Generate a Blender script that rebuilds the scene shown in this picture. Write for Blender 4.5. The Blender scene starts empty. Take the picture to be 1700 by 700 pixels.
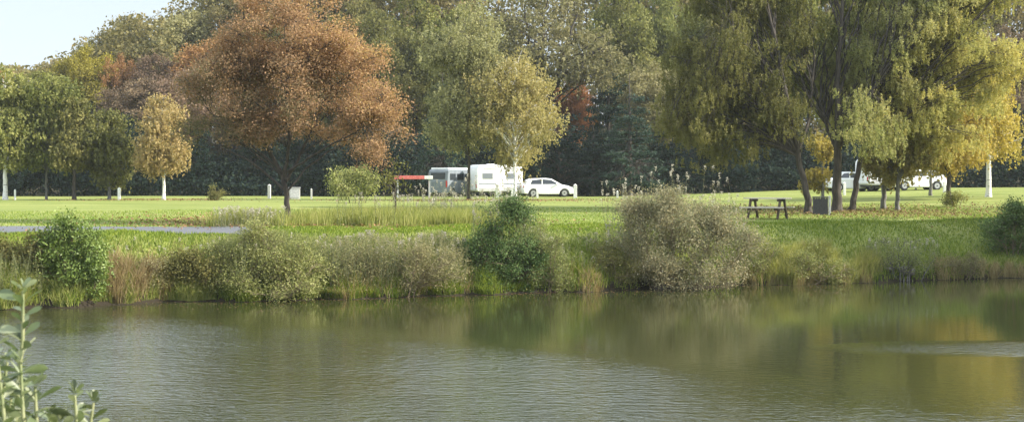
import bpy, bmesh, math, random
import numpy as np
from mathutils import Vector, Matrix
R = math.radians
sc = bpy.context.scene
C = sc.collection
rnd = random.Random(7)

# ------------------------------------------------------------------ camera
EYE = 3.5           # metres above the water (water surface is z = 0)
F = 2500.0          # focal length in pixels of the 1700 px wide photograph
HZ = 300.0          # the photograph's horizon row
cam_d = bpy.data.cameras.new('camera'); cam = bpy.data.objects.new('camera', cam_d); C.objects.link(cam)
cam.location = (0, 0, EYE); cam.rotation_euler = (R(90), 0, 0)
cam_d.sensor_width = 36; cam_d.lens = 36 * F / 1700; cam_d.shift_y = -(350 - HZ) / 1700
cam_d.clip_start = .1; cam_d.clip_end = 5000
sc.camera = cam
cam_d.dof.use_dof = True; cam_d.dof.focus_distance = 60; cam_d.dof.aperture_fstop = 13
# ------------------------------------------------------------------ world and sun
SUN_EL = R(33); SUN_DIR = Vector((.97, -.14))          # horizontal direction towards the sun
SUN_DIR.normalize()
w = bpy.data.worlds.new('World'); sc.world = w; w.use_nodes = True
nt = w.node_tree; nt.nodes.clear()
out = nt.nodes.new('ShaderNodeOutputWorld'); bg = nt.nodes.new('ShaderNodeBackground'); sky = nt.nodes.new('ShaderNodeTexSky')
sky.sky_type = 'NISHITA'; sky.sun_disc = False; sky.sun_elevation = SUN_EL
sky.sun_rotation = math.atan2(SUN_DIR.x, SUN_DIR.y)
sky.air_density = 1.0; sky.dust_density = 1.6; sky.ozone_density = 1.0
tc = nt.nodes.new('ShaderNodeTexCoord'); mp = nt.nodes.new('ShaderNodeMapping'); mp.inputs['Scale'].default_value = (1.2, 1.2, 4.5)
nz = nt.nodes.new('ShaderNodeTexNoise'); nz.inputs['Scale'].default_value = 2.2; nz.inputs['Detail'].default_value = 6
cr = nt.nodes.new('ShaderNodeValToRGB'); cr.color_ramp.elements[0].position = .32; cr.color_ramp.elements[1].position = .78
cr.color_ramp.elements[0].color = (.62, .62, .62, 1); cr.color_ramp.elements[1].color = (.92, .92, .92, 1)
mx = nt.nodes.new('ShaderNodeMixRGB'); mx.inputs[2].default_value = (4.5, 4.95, 5.4, 1)
nt.links.new(tc.outputs['Generated'], mp.inputs[0]); nt.links.new(mp.outputs[0], nz.inputs[0]); nt.links.new(nz.outputs[0], cr.inputs[0])
sx_ = nt.nodes.new('ShaderNodeSeparateXYZ'); nt.links.new(tc.outputs['Generated'], sx_.inputs[0])       # sky brightened above the view, added to silver the water and fill shade
er = nt.nodes.new('ShaderNodeMapRange'); er.inputs[1].default_value = .125; er.inputs[2].default_value = .26; nt.links.new(sx_.outputs[2], er.inputs[0])
cm_ = nt.nodes.new('ShaderNodeMixRGB'); cm_.inputs[1].default_value = (4.6, 5.2, 5.8, 1); cm_.inputs[2].default_value = (10.2, 11.2, 12.4, 1)
nt.links.new(er.outputs[0], cm_.inputs[0]); nt.links.new(cm_.outputs[0], mx.inputs[2])
nt.links.new(cr.outputs[0], mx.inputs[0]); nt.links.new(sky.outputs[0], mx.inputs[1])
nt.links.new(mx.outputs[0], bg.inputs[0]); bg.inputs[1].default_value = .098
nt.links.new(bg.outputs[0], out.inputs[0])
sd = bpy.data.lights.new('sun', 'SUN'); sd.energy = 5.0; sd.angle = R(.6); sd.color = (1, .93, .81)
so = bpy.data.objects.new('sun', sd); C.objects.link(so)
dirv = Vector((SUN_DIR.x * math.cos(SUN_EL), SUN_DIR.y * math.cos(SUN_EL), math.sin(SUN_EL)))
so.rotation_euler = dirv.to_track_quat('Z', 'Y').to_euler(); so.location = (30, 0, 40)
vs = sc.view_settings
vs.view_transform = 'Standard'; vs.look = 'None'; vs.gamma = 1; vs.use_curve_mapping = False; vs.exposure = .95
cy = sc.cycles
cy.max_bounces = 8; cy.diffuse_bounces = 3; cy.glossy_bounces = 3; cy.transmission_bounces = 4; cy.volume_bounces = 1
cy.transparent_max_bounces = 8; cy.caustics_reflective = False; cy.caustics_refractive = False
cy.use_denoising = True; cy.sample_clamp_indirect = 4

# ------------------------------------------------------------------ helpers
def tag(o, label=None, cat=None, group=None, kind=None):
    for k, v in (('label', label), ('category', cat), ('group', group), ('kind', kind)):
        if v: o[k] = v
    return o
def empty(name, loc=(0, 0, 0), rz=0, label=None, cat=None, group=None):
    o = bpy.data.objects.new(name, None); C.objects.link(o); o.location = loc; o.rotation_euler = (0, 0, rz)
    o.empty_display_size = .3
    return tag(o, label, cat, group)
def link(name, me, mat=None, parent=None, smooth=False, loc=None):
    o = bpy.data.objects.new(name, me); C.objects.link(o)
    if mat is not None and not me.materials: me.materials.append(mat)
    if parent: o.parent = parent
    if loc: o.location = loc
    if smooth: me.polygons.foreach_set('use_smooth', [True] * len(me.polygons))
    return o
def np_mesh(name, V, faces_n, idx, tint=None, smooth=False):
    """V (n,3); faces_n vertices per face; idx flat indices; tint per vertex."""
    me = bpy.data.meshes.new(name)
    V = np.asarray(V, dtype=np.float32); idx = np.asarray(idx, dtype=np.int32); fn = np.asarray(faces_n, dtype=np.int32)
    me.vertices.add(len(V)); me.vertices.foreach_set('co', V.ravel())
    me.loops.add(len(idx)); me.loops.foreach_set('vertex_index', idx)
    me.polygons.add(len(fn)); st = np.concatenate([[0], np.cumsum(fn)[:-1]]).astype(np.int32)
    me.polygons.foreach_set('loop_start', st); me.polygons.foreach_set('loop_total', fn)
    if tint is not None:
        a = me.attributes.new('tint', 'FLOAT', 'POINT'); a.data.foreach_set('value', np.asarray(tint, dtype=np.float32))
    if smooth: me.polygons.foreach_set('use_smooth', np.ones(len(fn), dtype=bool))
    me.update(calc_edges=True)
    return me
def unit(v): return v / np.maximum(np.linalg.norm(v, axis=-1, keepdims=True), 1e-9)
def leaf_arrays(c, u, n, ln, wd, tint):
    """rhombic leaves folded slightly along the midrib: tip, two sides, base"""
    u = unit(u); s = unit(np.cross(u, n)); nn = unit(np.cross(s, u))
    ln = ln[:, None]; wd = wd[:, None]
    V = np.stack([c - u * ln * .5, c + s * wd * .5 + nn * wd * .12 - u * ln * .06, c + u * ln * .5, c - s * wd * .5 + nn * wd * .12 - u * ln * .06], 1).reshape(-1, 3)
    N = len(c); idx = np.arange(N * 4); return V, np.full(N, 4), idx, np.repeat(tint, 4)
def leaf_mesh(name, *a):
    V, f, i, t = leaf_arrays(*a); return np_mesh(name, V, f, i, t)
class Tubes:
    def __init__(s): s.V = []; s.F = []; s.n = 0
    def add(s, P, r, k=6, cap=False):
        P = np.asarray(P, float); m = len(P); r = np.broadcast_to(np.asarray(r, float), (m,))
        T = unit(np.gradient(P, axis=0)); ref = np.array([0, 0, 1.]) if abs(T[0][2]) < .8 else np.array([1., 0, 0])
        A = unit(np.cross(T, ref)); B = np.cross(T, A)
        th = np.arange(k) * 2 * math.pi / k
        ring = P[:, None] + r[:, None, None] * (np.cos(th)[None, :, None] * A[:, None] + np.sin(th)[None, :, None] * B[:, None])
        s.V.append(ring.reshape(-1, 3))
        i = np.arange(m - 1)[:, None] * k; j = np.arange(k)[None]; j2 = (j + 1) % k
        f = np.stack([i + j, i + j2, i + k + j2, i + k + j], -1).reshape(-1, 4) + s.n
        s.F.append(f); s.n += m * k
    def mesh(s, name, smooth=True):
        V = np.concatenate(s.V); Fq = np.concatenate(s.F)
        return np_mesh(name, V, np.full(len(Fq), 4), Fq.ravel(), None, smooth)
def bez(a, b, c, n):
    t = np.linspace(0, 1, n)[:, None]; return (1 - t) ** 2 * a + 2 * t * (1 - t) * b + t * t * c
def vnoise(x, y, s=0):
    return (np.sin(x * .71 + s) * np.cos(y * .53 + 1.3 * s) + .5 * np.sin(x * 1.73 + y * 1.1 + 2 * s) + .25 * np.sin(x * 3.9 - y * 2.7 + s)) / 1.75

# ------------------------------------------------------------------ materials
def mat(name, base=(.5, .5, .5), rough=.6, metal=0, spec=.5):
    m = bpy.data.materials.new(name); m.use_nodes = True; b = m.node_tree.nodes['Principled BSDF']
    b.inputs['Base Color'].default_value = (*base, 1); b.inputs['Roughness'].default_value = rough; b.inputs['Metallic'].default_value = metal
    b.inputs['Specular IOR Level'].default_value = spec
    return m
def N(m, t): return m.node_tree.nodes.new(t)
def L(m, a, b): m.node_tree.links.new(a, b)
def noisy(name, c1, c2, scale=6, rough=.7, bump=.2, stretch=(1, 1, 1), lo=.35, hi=.65, detail=6):
    m = mat(name, c1, rough); b = m.node_tree.nodes['Principled BSDF']
    t = N(m, 'ShaderNodeTexCoord'); p = N(m, 'ShaderNodeMapping'); p.inputs['Scale'].default_value = stretch
    n = N(m, 'ShaderNodeTexNoise'); n.inputs['Scale'].default_value = scale; n.inputs['Detail'].default_value = detail
    r = N(m, 'ShaderNodeValToRGB'); r.color_ramp.elements[0].position = lo; r.color_ramp.elements[1].position = hi
    r.color_ramp.elements[0].color = (*c1, 1); r.color_ramp.elements[1].color = (*c2, 1)
    L(m, t.outputs['Object'], p.inputs[0]); L(m, p.outputs[0], n.inputs[0]); L(m, n.outputs[0], r.inputs[0]); L(m, r.outputs[0], b.inputs['Base Color'])
    if bump:
        bp = N(m, 'ShaderNodeBump'); bp.inputs['Strength'].default_value = bump; bp.inputs['Distance'].default_value = .02
        L(m, n.outputs[0], bp.inputs['Height']); L(m, bp.outputs[0], b.inputs['Normal'])
    return m
def foliage(name, cols, trans=.35, rough=.7, spec=.12):
    """cols: colours along the per-leaf tint 0..1"""
    m = mat(name, cols[0], rough, spec=spec); nt = m.node_tree; b = nt.nodes['Principled BSDF']; o = nt.nodes['Material Output']
    a = N(m, 'ShaderNodeAttribute'); a.attribute_name = 'tint'
    r = N(m, 'ShaderNodeValToRGB'); e = r.color_ramp.elements
    while len(e) < len(cols): e.new(.5)
    for i, c in enumerate(cols): e[i].position = i / (len(cols) - 1); e[i].color = (*c, 1)
    oi = N(m, 'ShaderNodeObjectInfo'); vv = N(m, 'ShaderNodeMapRange'); vv.inputs[3].default_value = .86; vv.inputs[4].default_value = 1.22; L(m, oi.outputs['Random'], vv.inputs[0])
    hh_ = N(m, 'ShaderNodeMapRange'); hh_.inputs[3].default_value = .488; hh_.inputs[4].default_value = .510; ml = N(m, 'ShaderNodeMath'); ml.operation = 'FRACT'; m10 = N(m, 'ShaderNodeMath'); m10.operation = 'MULTIPLY'; m10.inputs[1].default_value = 7.3
    L(m, oi.outputs['Random'], m10.inputs[0]); L(m, m10.outputs[0], ml.inputs[0]); L(m, ml.outputs[0], hh_.inputs[0])
    hv = N(m, 'ShaderNodeHueSaturation'); L(m, vv.outputs[0], hv.inputs['Value']); L(m, hh_.outputs[0], hv.inputs['Hue'])
    L(m, a.outputs['Fac'], r.inputs[0]); L(m, r.outputs[0], hv.inputs['Color']); L(m, hv.outputs[0], b.inputs['Base Color'])
    t = N(m, 'ShaderNodeBsdfTranslucent'); hs = N(m, 'ShaderNodeHueSaturation'); hs.inputs['Saturation'].default_value = 1.15; hs.inputs['Value'].default_value = 1.25
    L(m, hv.outputs[0], hs.inputs['Color']); L(m, hs.outputs[0], t.inputs[0])
    x = N(m, 'ShaderNodeMixShader'); x.inputs[0].default_value = trans
    L(m, b.outputs[0], x.inputs[1]); L(m, t.outputs[0], x.inputs[2]); L(m, x.outputs[0], o.inputs[0])
    return m
M = {}
M['cherry'] = foliage('cherry_leaves', [(.115, .115, .055), (.19, .15, .08), (.29, .185, .105), (.36, .225, .12), (.41, .30, .12)])
M['olive'] = foliage('olive_leaves', [(.075, .09, .03), (.145, .16, .05), (.235, .24, .075), (.34, .315, .115)])
M['gold'] = foliage('gold_leaves', [(.15, .155, .055), (.26, .24, .085), (.38, .32, .125), (.46, .385, .17)])
M['goldbirch'] = foliage('golden_birch_leaves', [(.20, .165, .075), (.33, .25, .11), (.43, .31, .15), (.48, .37, .20)])
M['yellow'] = foliage('yellow_leaves', [(.18, .17, .055), (.33, .28, .08), (.45, .36, .10), (.52, .42, .13)])
M['limeyellow'] = foliage('lime_leaves', [(.20, .19, .045), (.33, .31, .06), (.46, .42, .08)])
M['green'] = foliage('green_leaves', [(.07, .078, .03), (.13, .13, .045), (.20, .19, .065), (.29, .26, .095)])
M['greygreen'] = foliage('grey_green_leaves', [(.12, .12, .055), (.20, .19, .085), (.29, .27, .13), (.37, .34, .18)])
M['dark'] = foliage('dark_leaves', [(.006, .014, .013), (.011, .024, .02), (.02, .036, .025), (.045, .06, .035)], trans=.2)  # shade at the foot of the wood, put into the leaf colour
M['conifer'] = foliage('conifer_needles', [(.015, .03, .024), (.028, .052, .036), (.05, .08, .052), (.085, .12, .075)], trans=.1)
M['russet'] = foliage('russet_leaves', [(.15, .10, .05), (.26, .145, .07), (.37, .20, .09), (.42, .27, .12)])
M['brown'] = foliage('brown_leaves', [(.11, .085, .055), (.18, .13, .085), (.26, .19, .12), (.32, .25, .15)])
M['willow'] = foliage('willow_leaves', [(.095, .12, .042), (.19, .215, .075), (.30, .31, .115), (.40, .385, .17), (.47, .42, .15)], trans=.42)
M['midgreen'] = foliage('mid_green_leaves', [(.035, .06, .022), (.07, .115, .035), (.13, .18, .06), (.23, .28, .11)], trans=.25)
M['mixed'] = foliage('mixed_wood_leaves', [(.09, .085, .04), (.155, .135, .055), (.22, .18, .08), (.28, .22, .11)])
M['palebirch'] = foliage('pale_birch_leaves', [(.14, .135, .055), (.25, .225, .09), (.36, .31, .13), (.44, .38, .18)], trans=.4)
M['willowgold'] = foliage('pale_willow_leaves', [(.13, .135, .05), (.26, .25, .09), (.38, .35, .13), (.48, .42, .17), (.52, .42, .14)], trans=.42)
M['laurel'] = foliage('glossy_leaves', [(.055, .09, .022), (.12, .185, .04), (.20, .28, .065), (.32, .38, .13)], trans=.25, rough=.5, spec=.4)
M['herb'] = foliage('herb_leaves', [(.08, .10, .035), (.17, .195, .065), (.29, .30, .11), (.44, .43, .22)])
M['herbbrown'] = foliage('dry_herb_leaves', [(.11, .105, .05), (.19, .175, .085), (.28, .25, .125), (.38, .34, .20)])
M['pinkbrown'] = foliage('pinkish_bramble_leaves', [(.10, .125, .055), (.20, .215, .115), (.32, .31, .18), (.43, .37, .19), (.58, .56, .43)])
M['seed'] = foliage('seed_heads', [(.30, .27, .20), (.44, .41, .33), (.56, .53, .45)], trans=.4)
M['grassb'] = foliage('grass_blades', [(.05, .10, .014), (.105, .165, .025), (.19, .245, .042), (.31, .34, .085)], trans=.35)
M['tallgrass'] = foliage('tall_grass_blades', [(.12, .16, .03), (.22, .25, .06), (.33, .33, .11), (.42, .38, .17)], trans=.35)
M['drygrass'] = foliage('dry_grass_blades', [(.15, .115, .055), (.26, .20, .095), (.36, .29, .14), (.44, .39, .21)], trans=.3)
M['litter'] = foliage('fallen_leaf', [(.13, .085, .045), (.22, .13, .065), (.30, .19, .09), (.34, .27, .12)], trans=.1)
M['fore'] = foliage('foreground_leaves', [(.07, .09, .045), (.13, .17, .08), (.22, .26, .13), (.38, .40, .27)], trans=.3, rough=.4, spec=.6)
M['bark'] = noisy('dark_bark', (.035, .028, .022), (.085, .07, .055), 5, .9, .6, (3, 3, .6))
M['greybark'] = noisy('grey_bark', (.09, .085, .075), (.20, .19, .17), 5, .9, .5, (3, 3, .8))
M['birchbark'] = noisy('birch_bark', (.10, .09, .08), (.78, .76, .72), 3.2, .7, .2, (1.2, 1.2, 4), .34, .42)
M['stem'] = noisy('plant_stems', (.14, .10, .06), (.26, .21, .12), 20, .8, .1)
M['greenstem'] = noisy('green_stems', (.16, .19, .08), (.30, .30, .16), 20, .7, .1)

# ------------------------------------------------------------------ terrain
shore_px = [(-500, 524), (-200, 520), (0, 513), (130, 511), (180, 506), (270, 501), (400, 500), (550, 497), (700, 492), (850, 487), (1000, 483), (1120, 478),
            (1250, 473), (1400, 471), (1520, 466), (1600, 463), (1700, 461), (1850, 470), (2100, 490), (2600, 520)]
SX = np.array([(p - 850) / F * (EYE * F / (y - HZ)) for p, y in shore_px]); SY = np.array([EYE * F / (y - HZ) for p, y in shore_px])
def smooth(t): t = np.clip(t, 0, 1); return t * t * (3 - 2 * t)
def shore(x): return np.interp(x, SX, SY) + .18 * np.sin(x * 1.9) + .12 * np.sin(x * 4.3 + 1)
def ground_z(x, y):
    x = np.asarray(x, float); y = np.asarray(y, float)
    t = y - shore(x)
    wd = 3.4 + 2.6 * smooth((x - 4) / 8)
    up = 1.68 * (1 - (1 - np.clip(t / wd, 0, 1)) ** 1.9) + .12 * smooth(t / 8) + .32 * smooth((t - 6) / 26) + .06 * vnoise(x * 1.3, y * 1.3) * smooth(t / 2) * (1 - smooth((t - 5) / 6)) + .03 * vnoise(x * .35, y * .35, 2)
    up = up + .72 * smooth((x - 4) / 32) * smooth((y - 62) / 50) + .12 * smooth(t / .3) * 1.0
    up = up + np.clip((y - 128) * .09, 0, 9) + 0 * x
    bed = np.maximum(-.35 * (-t), -1.3) - .05
    z = np.where(t > 0, up, bed)
    near = 1.95 * smooth((9.5 - y) / 6.5) - 1.3 * (1 - smooth((9.5 - y) / 1.5))
    z = np.where(y < 12, np.maximum(near, -1.3), z)
    return z
def gz(x, y): return float(ground_z(x, y))
def X(px, D): return (px - 850) / F * D

xs = np.unique(np.concatenate([np.linspace(-700, -60, 30), np.linspace(-60, -26, 40), np.arange(-26, 30, .3), np.linspace(30, 70, 40), np.linspace(70, 700, 30)]))
ys = np.unique(np.concatenate([np.linspace(-60, 0, 12), np.arange(0, 12, .5), np.linspace(12, 38, 16), np.arange(38, 66, .22), np.linspace(66, 130, 70), np.linspace(130, 260, 40), np.linspace(260, 1400, 20)]))
GX, GY = np.meshgrid(xs, ys); GZ = ground_z(GX, GY)
V = np.stack([GX, GY, GZ], -1).reshape(-1, 3); nx, ny = len(xs), len(ys)
i = np.arange(ny - 1)[:, None] * nx + np.arange(nx - 1)[None]
Fq = np.stack([i, i + 1, i + nx + 1, i + nx], -1).reshape(-1, 4)
mg = mat('lawn_and_bank', (.15, .22, .04), .9, spec=.15); b = mg.node_tree.nodes['Principled BSDF']
g = N(mg, 'ShaderNodeNewGeometry'); sep = N(mg, 'ShaderNodeSeparateXYZ'); L(mg, g.outputs['Position'], sep.inputs[0])
mpg = N(mg, 'ShaderNodeMapping'); mpg.inputs['Scale'].default_value = (.35, 1.0, 1); L(mg, g.outputs['Position'], mpg.inputs[0])
n1 = N(mg, 'ShaderNodeTexNoise'); n1.inputs['Scale'].default_value = .35; n1.inputs['Detail'].default_value = 8; n1.inputs['Roughness'].default_value = .7
L(mg, mpg.outputs[0], n1.inputs[0])
r1 = N(mg, 'ShaderNodeValToRGB'); e = r1.color_ramp.elements; e[0].position = .36; e[1].position = .66
e[0].color = (.145, .185, .042, 1); e[1].color = (.30, .31, .11, 1); q = e.new(.5); q.color = (.22, .25, .065, 1)
L(mg, n1.outputs[0], r1.inputs[0])
n2 = N(mg, 'ShaderNodeTexNoise'); n2.inputs['Scale'].default_value = 9; n2.inputs['Detail'].default_value = 5; L(mg, g.outputs['Position'], n2.inputs[0])
r2 = N(mg, 'ShaderNodeValToRGB'); r2.color_ramp.elements[0].position = .35; r2.color_ramp.elements[1].position = .7
r2.color_ramp.elements[0].color = (.72, .78, .7, 1); r2.color_ramp.elements[1].color = (1.12, 1.08, 1.0, 1)
L(mg, n2.outputs[0], r2.inputs[0])
n3 = N(mg, 'ShaderNodeTexNoise'); n3.inputs['Scale'].default_value = .16; n3.inputs['Detail'].default_value = 10; n3.inputs['Roughness'].default_value = .75
mp3 = N(mg, 'ShaderNodeMapping'); mp3.inputs['Scale'].default_value = (.5, 1.6, 1); mp3.inputs['Location'].default_value = (13, 5, 0); L(mg, g.outputs['Position'], mp3.inputs[0]); L(mg, mp3.outputs[0], n3.inputs[0])
w3 = N(mg, 'ShaderNodeMapRange'); w3.inputs[1].default_value = .54; w3.inputs[2].default_value = .72; w3.inputs[4].default_value = .65; L(mg, n3.outputs[0], w3.inputs[0])
wm_ = N(mg, 'ShaderNodeMixRGB'); wm_.inputs[2].default_value = (.25, .225, .10, 1); L(mg, w3.outputs[0], wm_.inputs[0]); L(mg, r1.outputs[0], wm_.inputs[1]); r1 = wm_
mm = N(mg, 'ShaderNodeMixRGB'); mm.blend_type = 'MULTIPLY'; mm.inputs[0].default_value = 1; L(mg, r1.outputs[0], mm.inputs[1]); L(mg, r2.outputs[0], mm.inputs[2])
ms = N(mg, 'ShaderNodeMapRange'); ms.inputs[1].default_value = .2; ms.inputs[2].default_value = .6; L(mg, sep.outputs[2], ms.inputs[0])
shade_mud = N(mg, 'ShaderNodeMixRGB'); shade_mud.inputs[1].default_value = (.03, .024, .015, 1); L(mg, ms.outputs[0], shade_mud.inputs[0]); L(mg, mm.outputs[0], shade_mud.inputs[2])  # waterline mud, darkened to stand for the shadow under the overhang
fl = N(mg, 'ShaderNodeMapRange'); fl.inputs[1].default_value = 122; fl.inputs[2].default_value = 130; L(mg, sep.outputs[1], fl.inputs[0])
wood = N(mg, 'ShaderNodeMixRGB'); wood.inputs[2].default_value = (.05, .045, .025, 1); L(mg, fl.outputs[0], wood.inputs[0]); L(mg, shade_mud.outputs[0], wood.inputs[1])
L(mg, wood.outputs[0], b.inputs['Base Color'])
bp = N(mg, 'ShaderNodeBump'); bp.inputs['Strength'].default_value = .6; bp.inputs['Distance'].default_value = .06; L(mg, n2.outputs[0], bp.inputs['Height']); L(mg, bp.outputs[0], b.inputs['Normal'])
ground = link('ground', np_mesh('ground', V, np.full(len(Fq), 4), Fq.ravel(), None, True), mg)
tag(ground, 'wide mown lawn running down to a grassy bank at the water', 'ground', kind='structure')

# water
mw = mat('pond_water', (.034, .038, .013), .02, spec=.5); b = mw.node_tree.nodes['Principled BSDF']; b.inputs['IOR'].default_value = 1.33
g = N(mw, 'ShaderNodeNewGeometry')
def wnoise(scale, st, det, dist):
    p = N(mw, 'ShaderNodeMapping'); p.inputs['Scale'].default_value = st; p.inputs['Rotation'].default_value = (0, 0, R(8)); n = N(mw, 'ShaderNodeTexNoise')
    n.inputs['Scale'].default_value = scale; n.inputs['Detail'].default_value = det; L(mw, g.outputs['Position'], p.inputs[0]); L(mw, p.outputs[0], n.inputs[0]); return n
a1 = wnoise(4.6, (.75, 1.3, 1), 3, 0); a2 = wnoise(.11, (.7, 1.6, 1), 3, 0); a3 = wnoise(14, (.8, 1.2, 1), 2, 0)
mask = N(mw, 'ShaderNodeMapRange'); mask.inputs[1].default_value = .42; mask.inputs[2].default_value = .68; L(mw, a2.outputs[0], mask.inputs[0])
sp = N(mw, 'ShaderNodeSeparateXYZ'); L(mw, g.outputs['Position'], sp.inputs[0])
nearm = N(mw, 'ShaderNodeMapRange'); nearm.inputs[1].default_value = 38; nearm.inputs[2].default_value = 22; L(mw, sp.outputs[1], nearm.inputs[0])
# the wind-ruffled streak on the right, a real patch of rougher water
vsub = N(mw, 'ShaderNodeVectorMath'); vsub.operation = 'SUBTRACT'; vsub.inputs[1].default_value = (10.8, 31.5, 0); L(mw, g.outputs['Position'], vsub.inputs[0])
vmul = N(mw, 'ShaderNodeVectorMath'); vmul.operation = 'MULTIPLY'; vmul.inputs[1].default_value = (.26, .75, 0); L(mw, vsub.outputs[0], vmul.inputs[0])
vlen = N(mw, 'ShaderNodeVectorMath'); vlen.operation = 'LENGTH'; L(mw, vmul.outputs[0], vlen.inputs[0])
pat = N(mw, 'ShaderNodeMapRange'); pat.inputs[1].default_value = 1.2; pat.inputs[2].default_value = .3; L(mw, vlen.outputs['Value'], pat.inputs[0])
def math_(op, a, c, v=None):
    k = N(mw, 'ShaderNodeMath'); k.operation = op; L(mw, a, k.inputs[0])
    if c is not None: L(mw, c, k.inputs[1])
    else: k.inputs[1].default_value = v
    return k.outputs[0]
dg = math_('ADD', math_('MULTIPLY', sp.outputs[0], None, 1.05), sp.outputs[1])      # the breeze ruffles the near left side, the right side lies calm
ruf = N(mw, 'ShaderNodeMapRange'); ruf.inputs[1].default_value = 33; ruf.inputs[2].default_value = 17; L(mw, dg, ruf.inputs[0])
mk = math_('ADD', math_('MULTIPLY', mask.outputs[0], None, .8), None, .45)
m1 = math_('MULTIPLY', math_('MULTIPLY', ruf.outputs[0], mk), None, 5.0)
m1 = math_('ADD', m1, math_('MULTIPLY', nearm.outputs[0], None, .25)); m1 = math_('ADD', m1, math_('MULTIPLY', pat.outputs[0], None, 3.5)); m1 = math_('ADD', m1, None, .09)
h1 = math_('MULTIPLY', a1.outputs[0], m1); h2 = math_('MULTIPLY', math_('MULTIPLY', a3.outputs[0], None, .28), m1); hh = math_('ADD', h1, h2)
bp = N(mw, 'ShaderNodeBump'); bp.inputs['Strength'].default_value = 1; bp.inputs['Distance'].default_value = .017; WATER_BUMP = bp
L(mw, hh, bp.inputs['Height']); L(mw, bp.outputs[0], b.inputs['Normal'])
wx = [-300, 300]; wy = [4, 120]
# the sheet ends inside both banks, which rise through it
PX = np.linspace(-300, 300, 61); PYn = np.full_like(PX, 5.0); PYf = shore(PX) + 3.0
V = np.concatenate([np.stack([PX, PYn, 0 * PX], -1), np.stack([PX, PYf, 0 * PX], -1)]); k = np.arange(60)
Fw = np.stack([k, k + 1, k + 62, k + 61], -1)
water = link('water', np_mesh('water', V, np.full(60, 4), Fw.ravel()), mw); tag(water, 'murky green pond water with soft ripples', 'water', kind='structure')

# path behind the bank on the left
mp_ = noisy('grey_tarmac', (.085, .09, .10), (.13, .135, .145), 30, .9, .3)
pc = [(-40, 48.6), (-26, 48.6), (-16, 48.7), (-10, 49.2), (-6, 50.8), (-2, 54), (1, 57.6), (4, 60.2), (7.5, 61.5), (10, 62)]
pcx = np.array([c[0] for c in pc]); pcy = np.array([c[1] for c in pc])
tt = np.linspace(-40, -8.2, 260); cyy = np.interp(tt, pcx, pcy); cyy = np.convolve(np.pad(cyy, 8, 'edge'), np.ones(17) / 17, 'valid')
rows = []
for s in np.linspace(-1, 1, 7):
    wv = 2.4 * (1 - .8 * smooth((tt + 9) / 14)); yy = cyy + s * wv; rows.append(np.stack([tt, yy, ground_z(tt, yy) + .018 + .02 * (1 - s * s)], -1))
V = np.concatenate(rows); k = (np.arange(6)[:, None] * 260 + np.arange(259)[None]).ravel(); Fp = np.stack([k, k + 1, k + 261, k + 260], -1)
path = link('path', np_mesh('path', V, np.full(len(Fp), 4), Fp.ravel(), None, True), mp_); tag(path, 'narrow grey path along the top of the bank', 'path', kind='structure')

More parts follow.
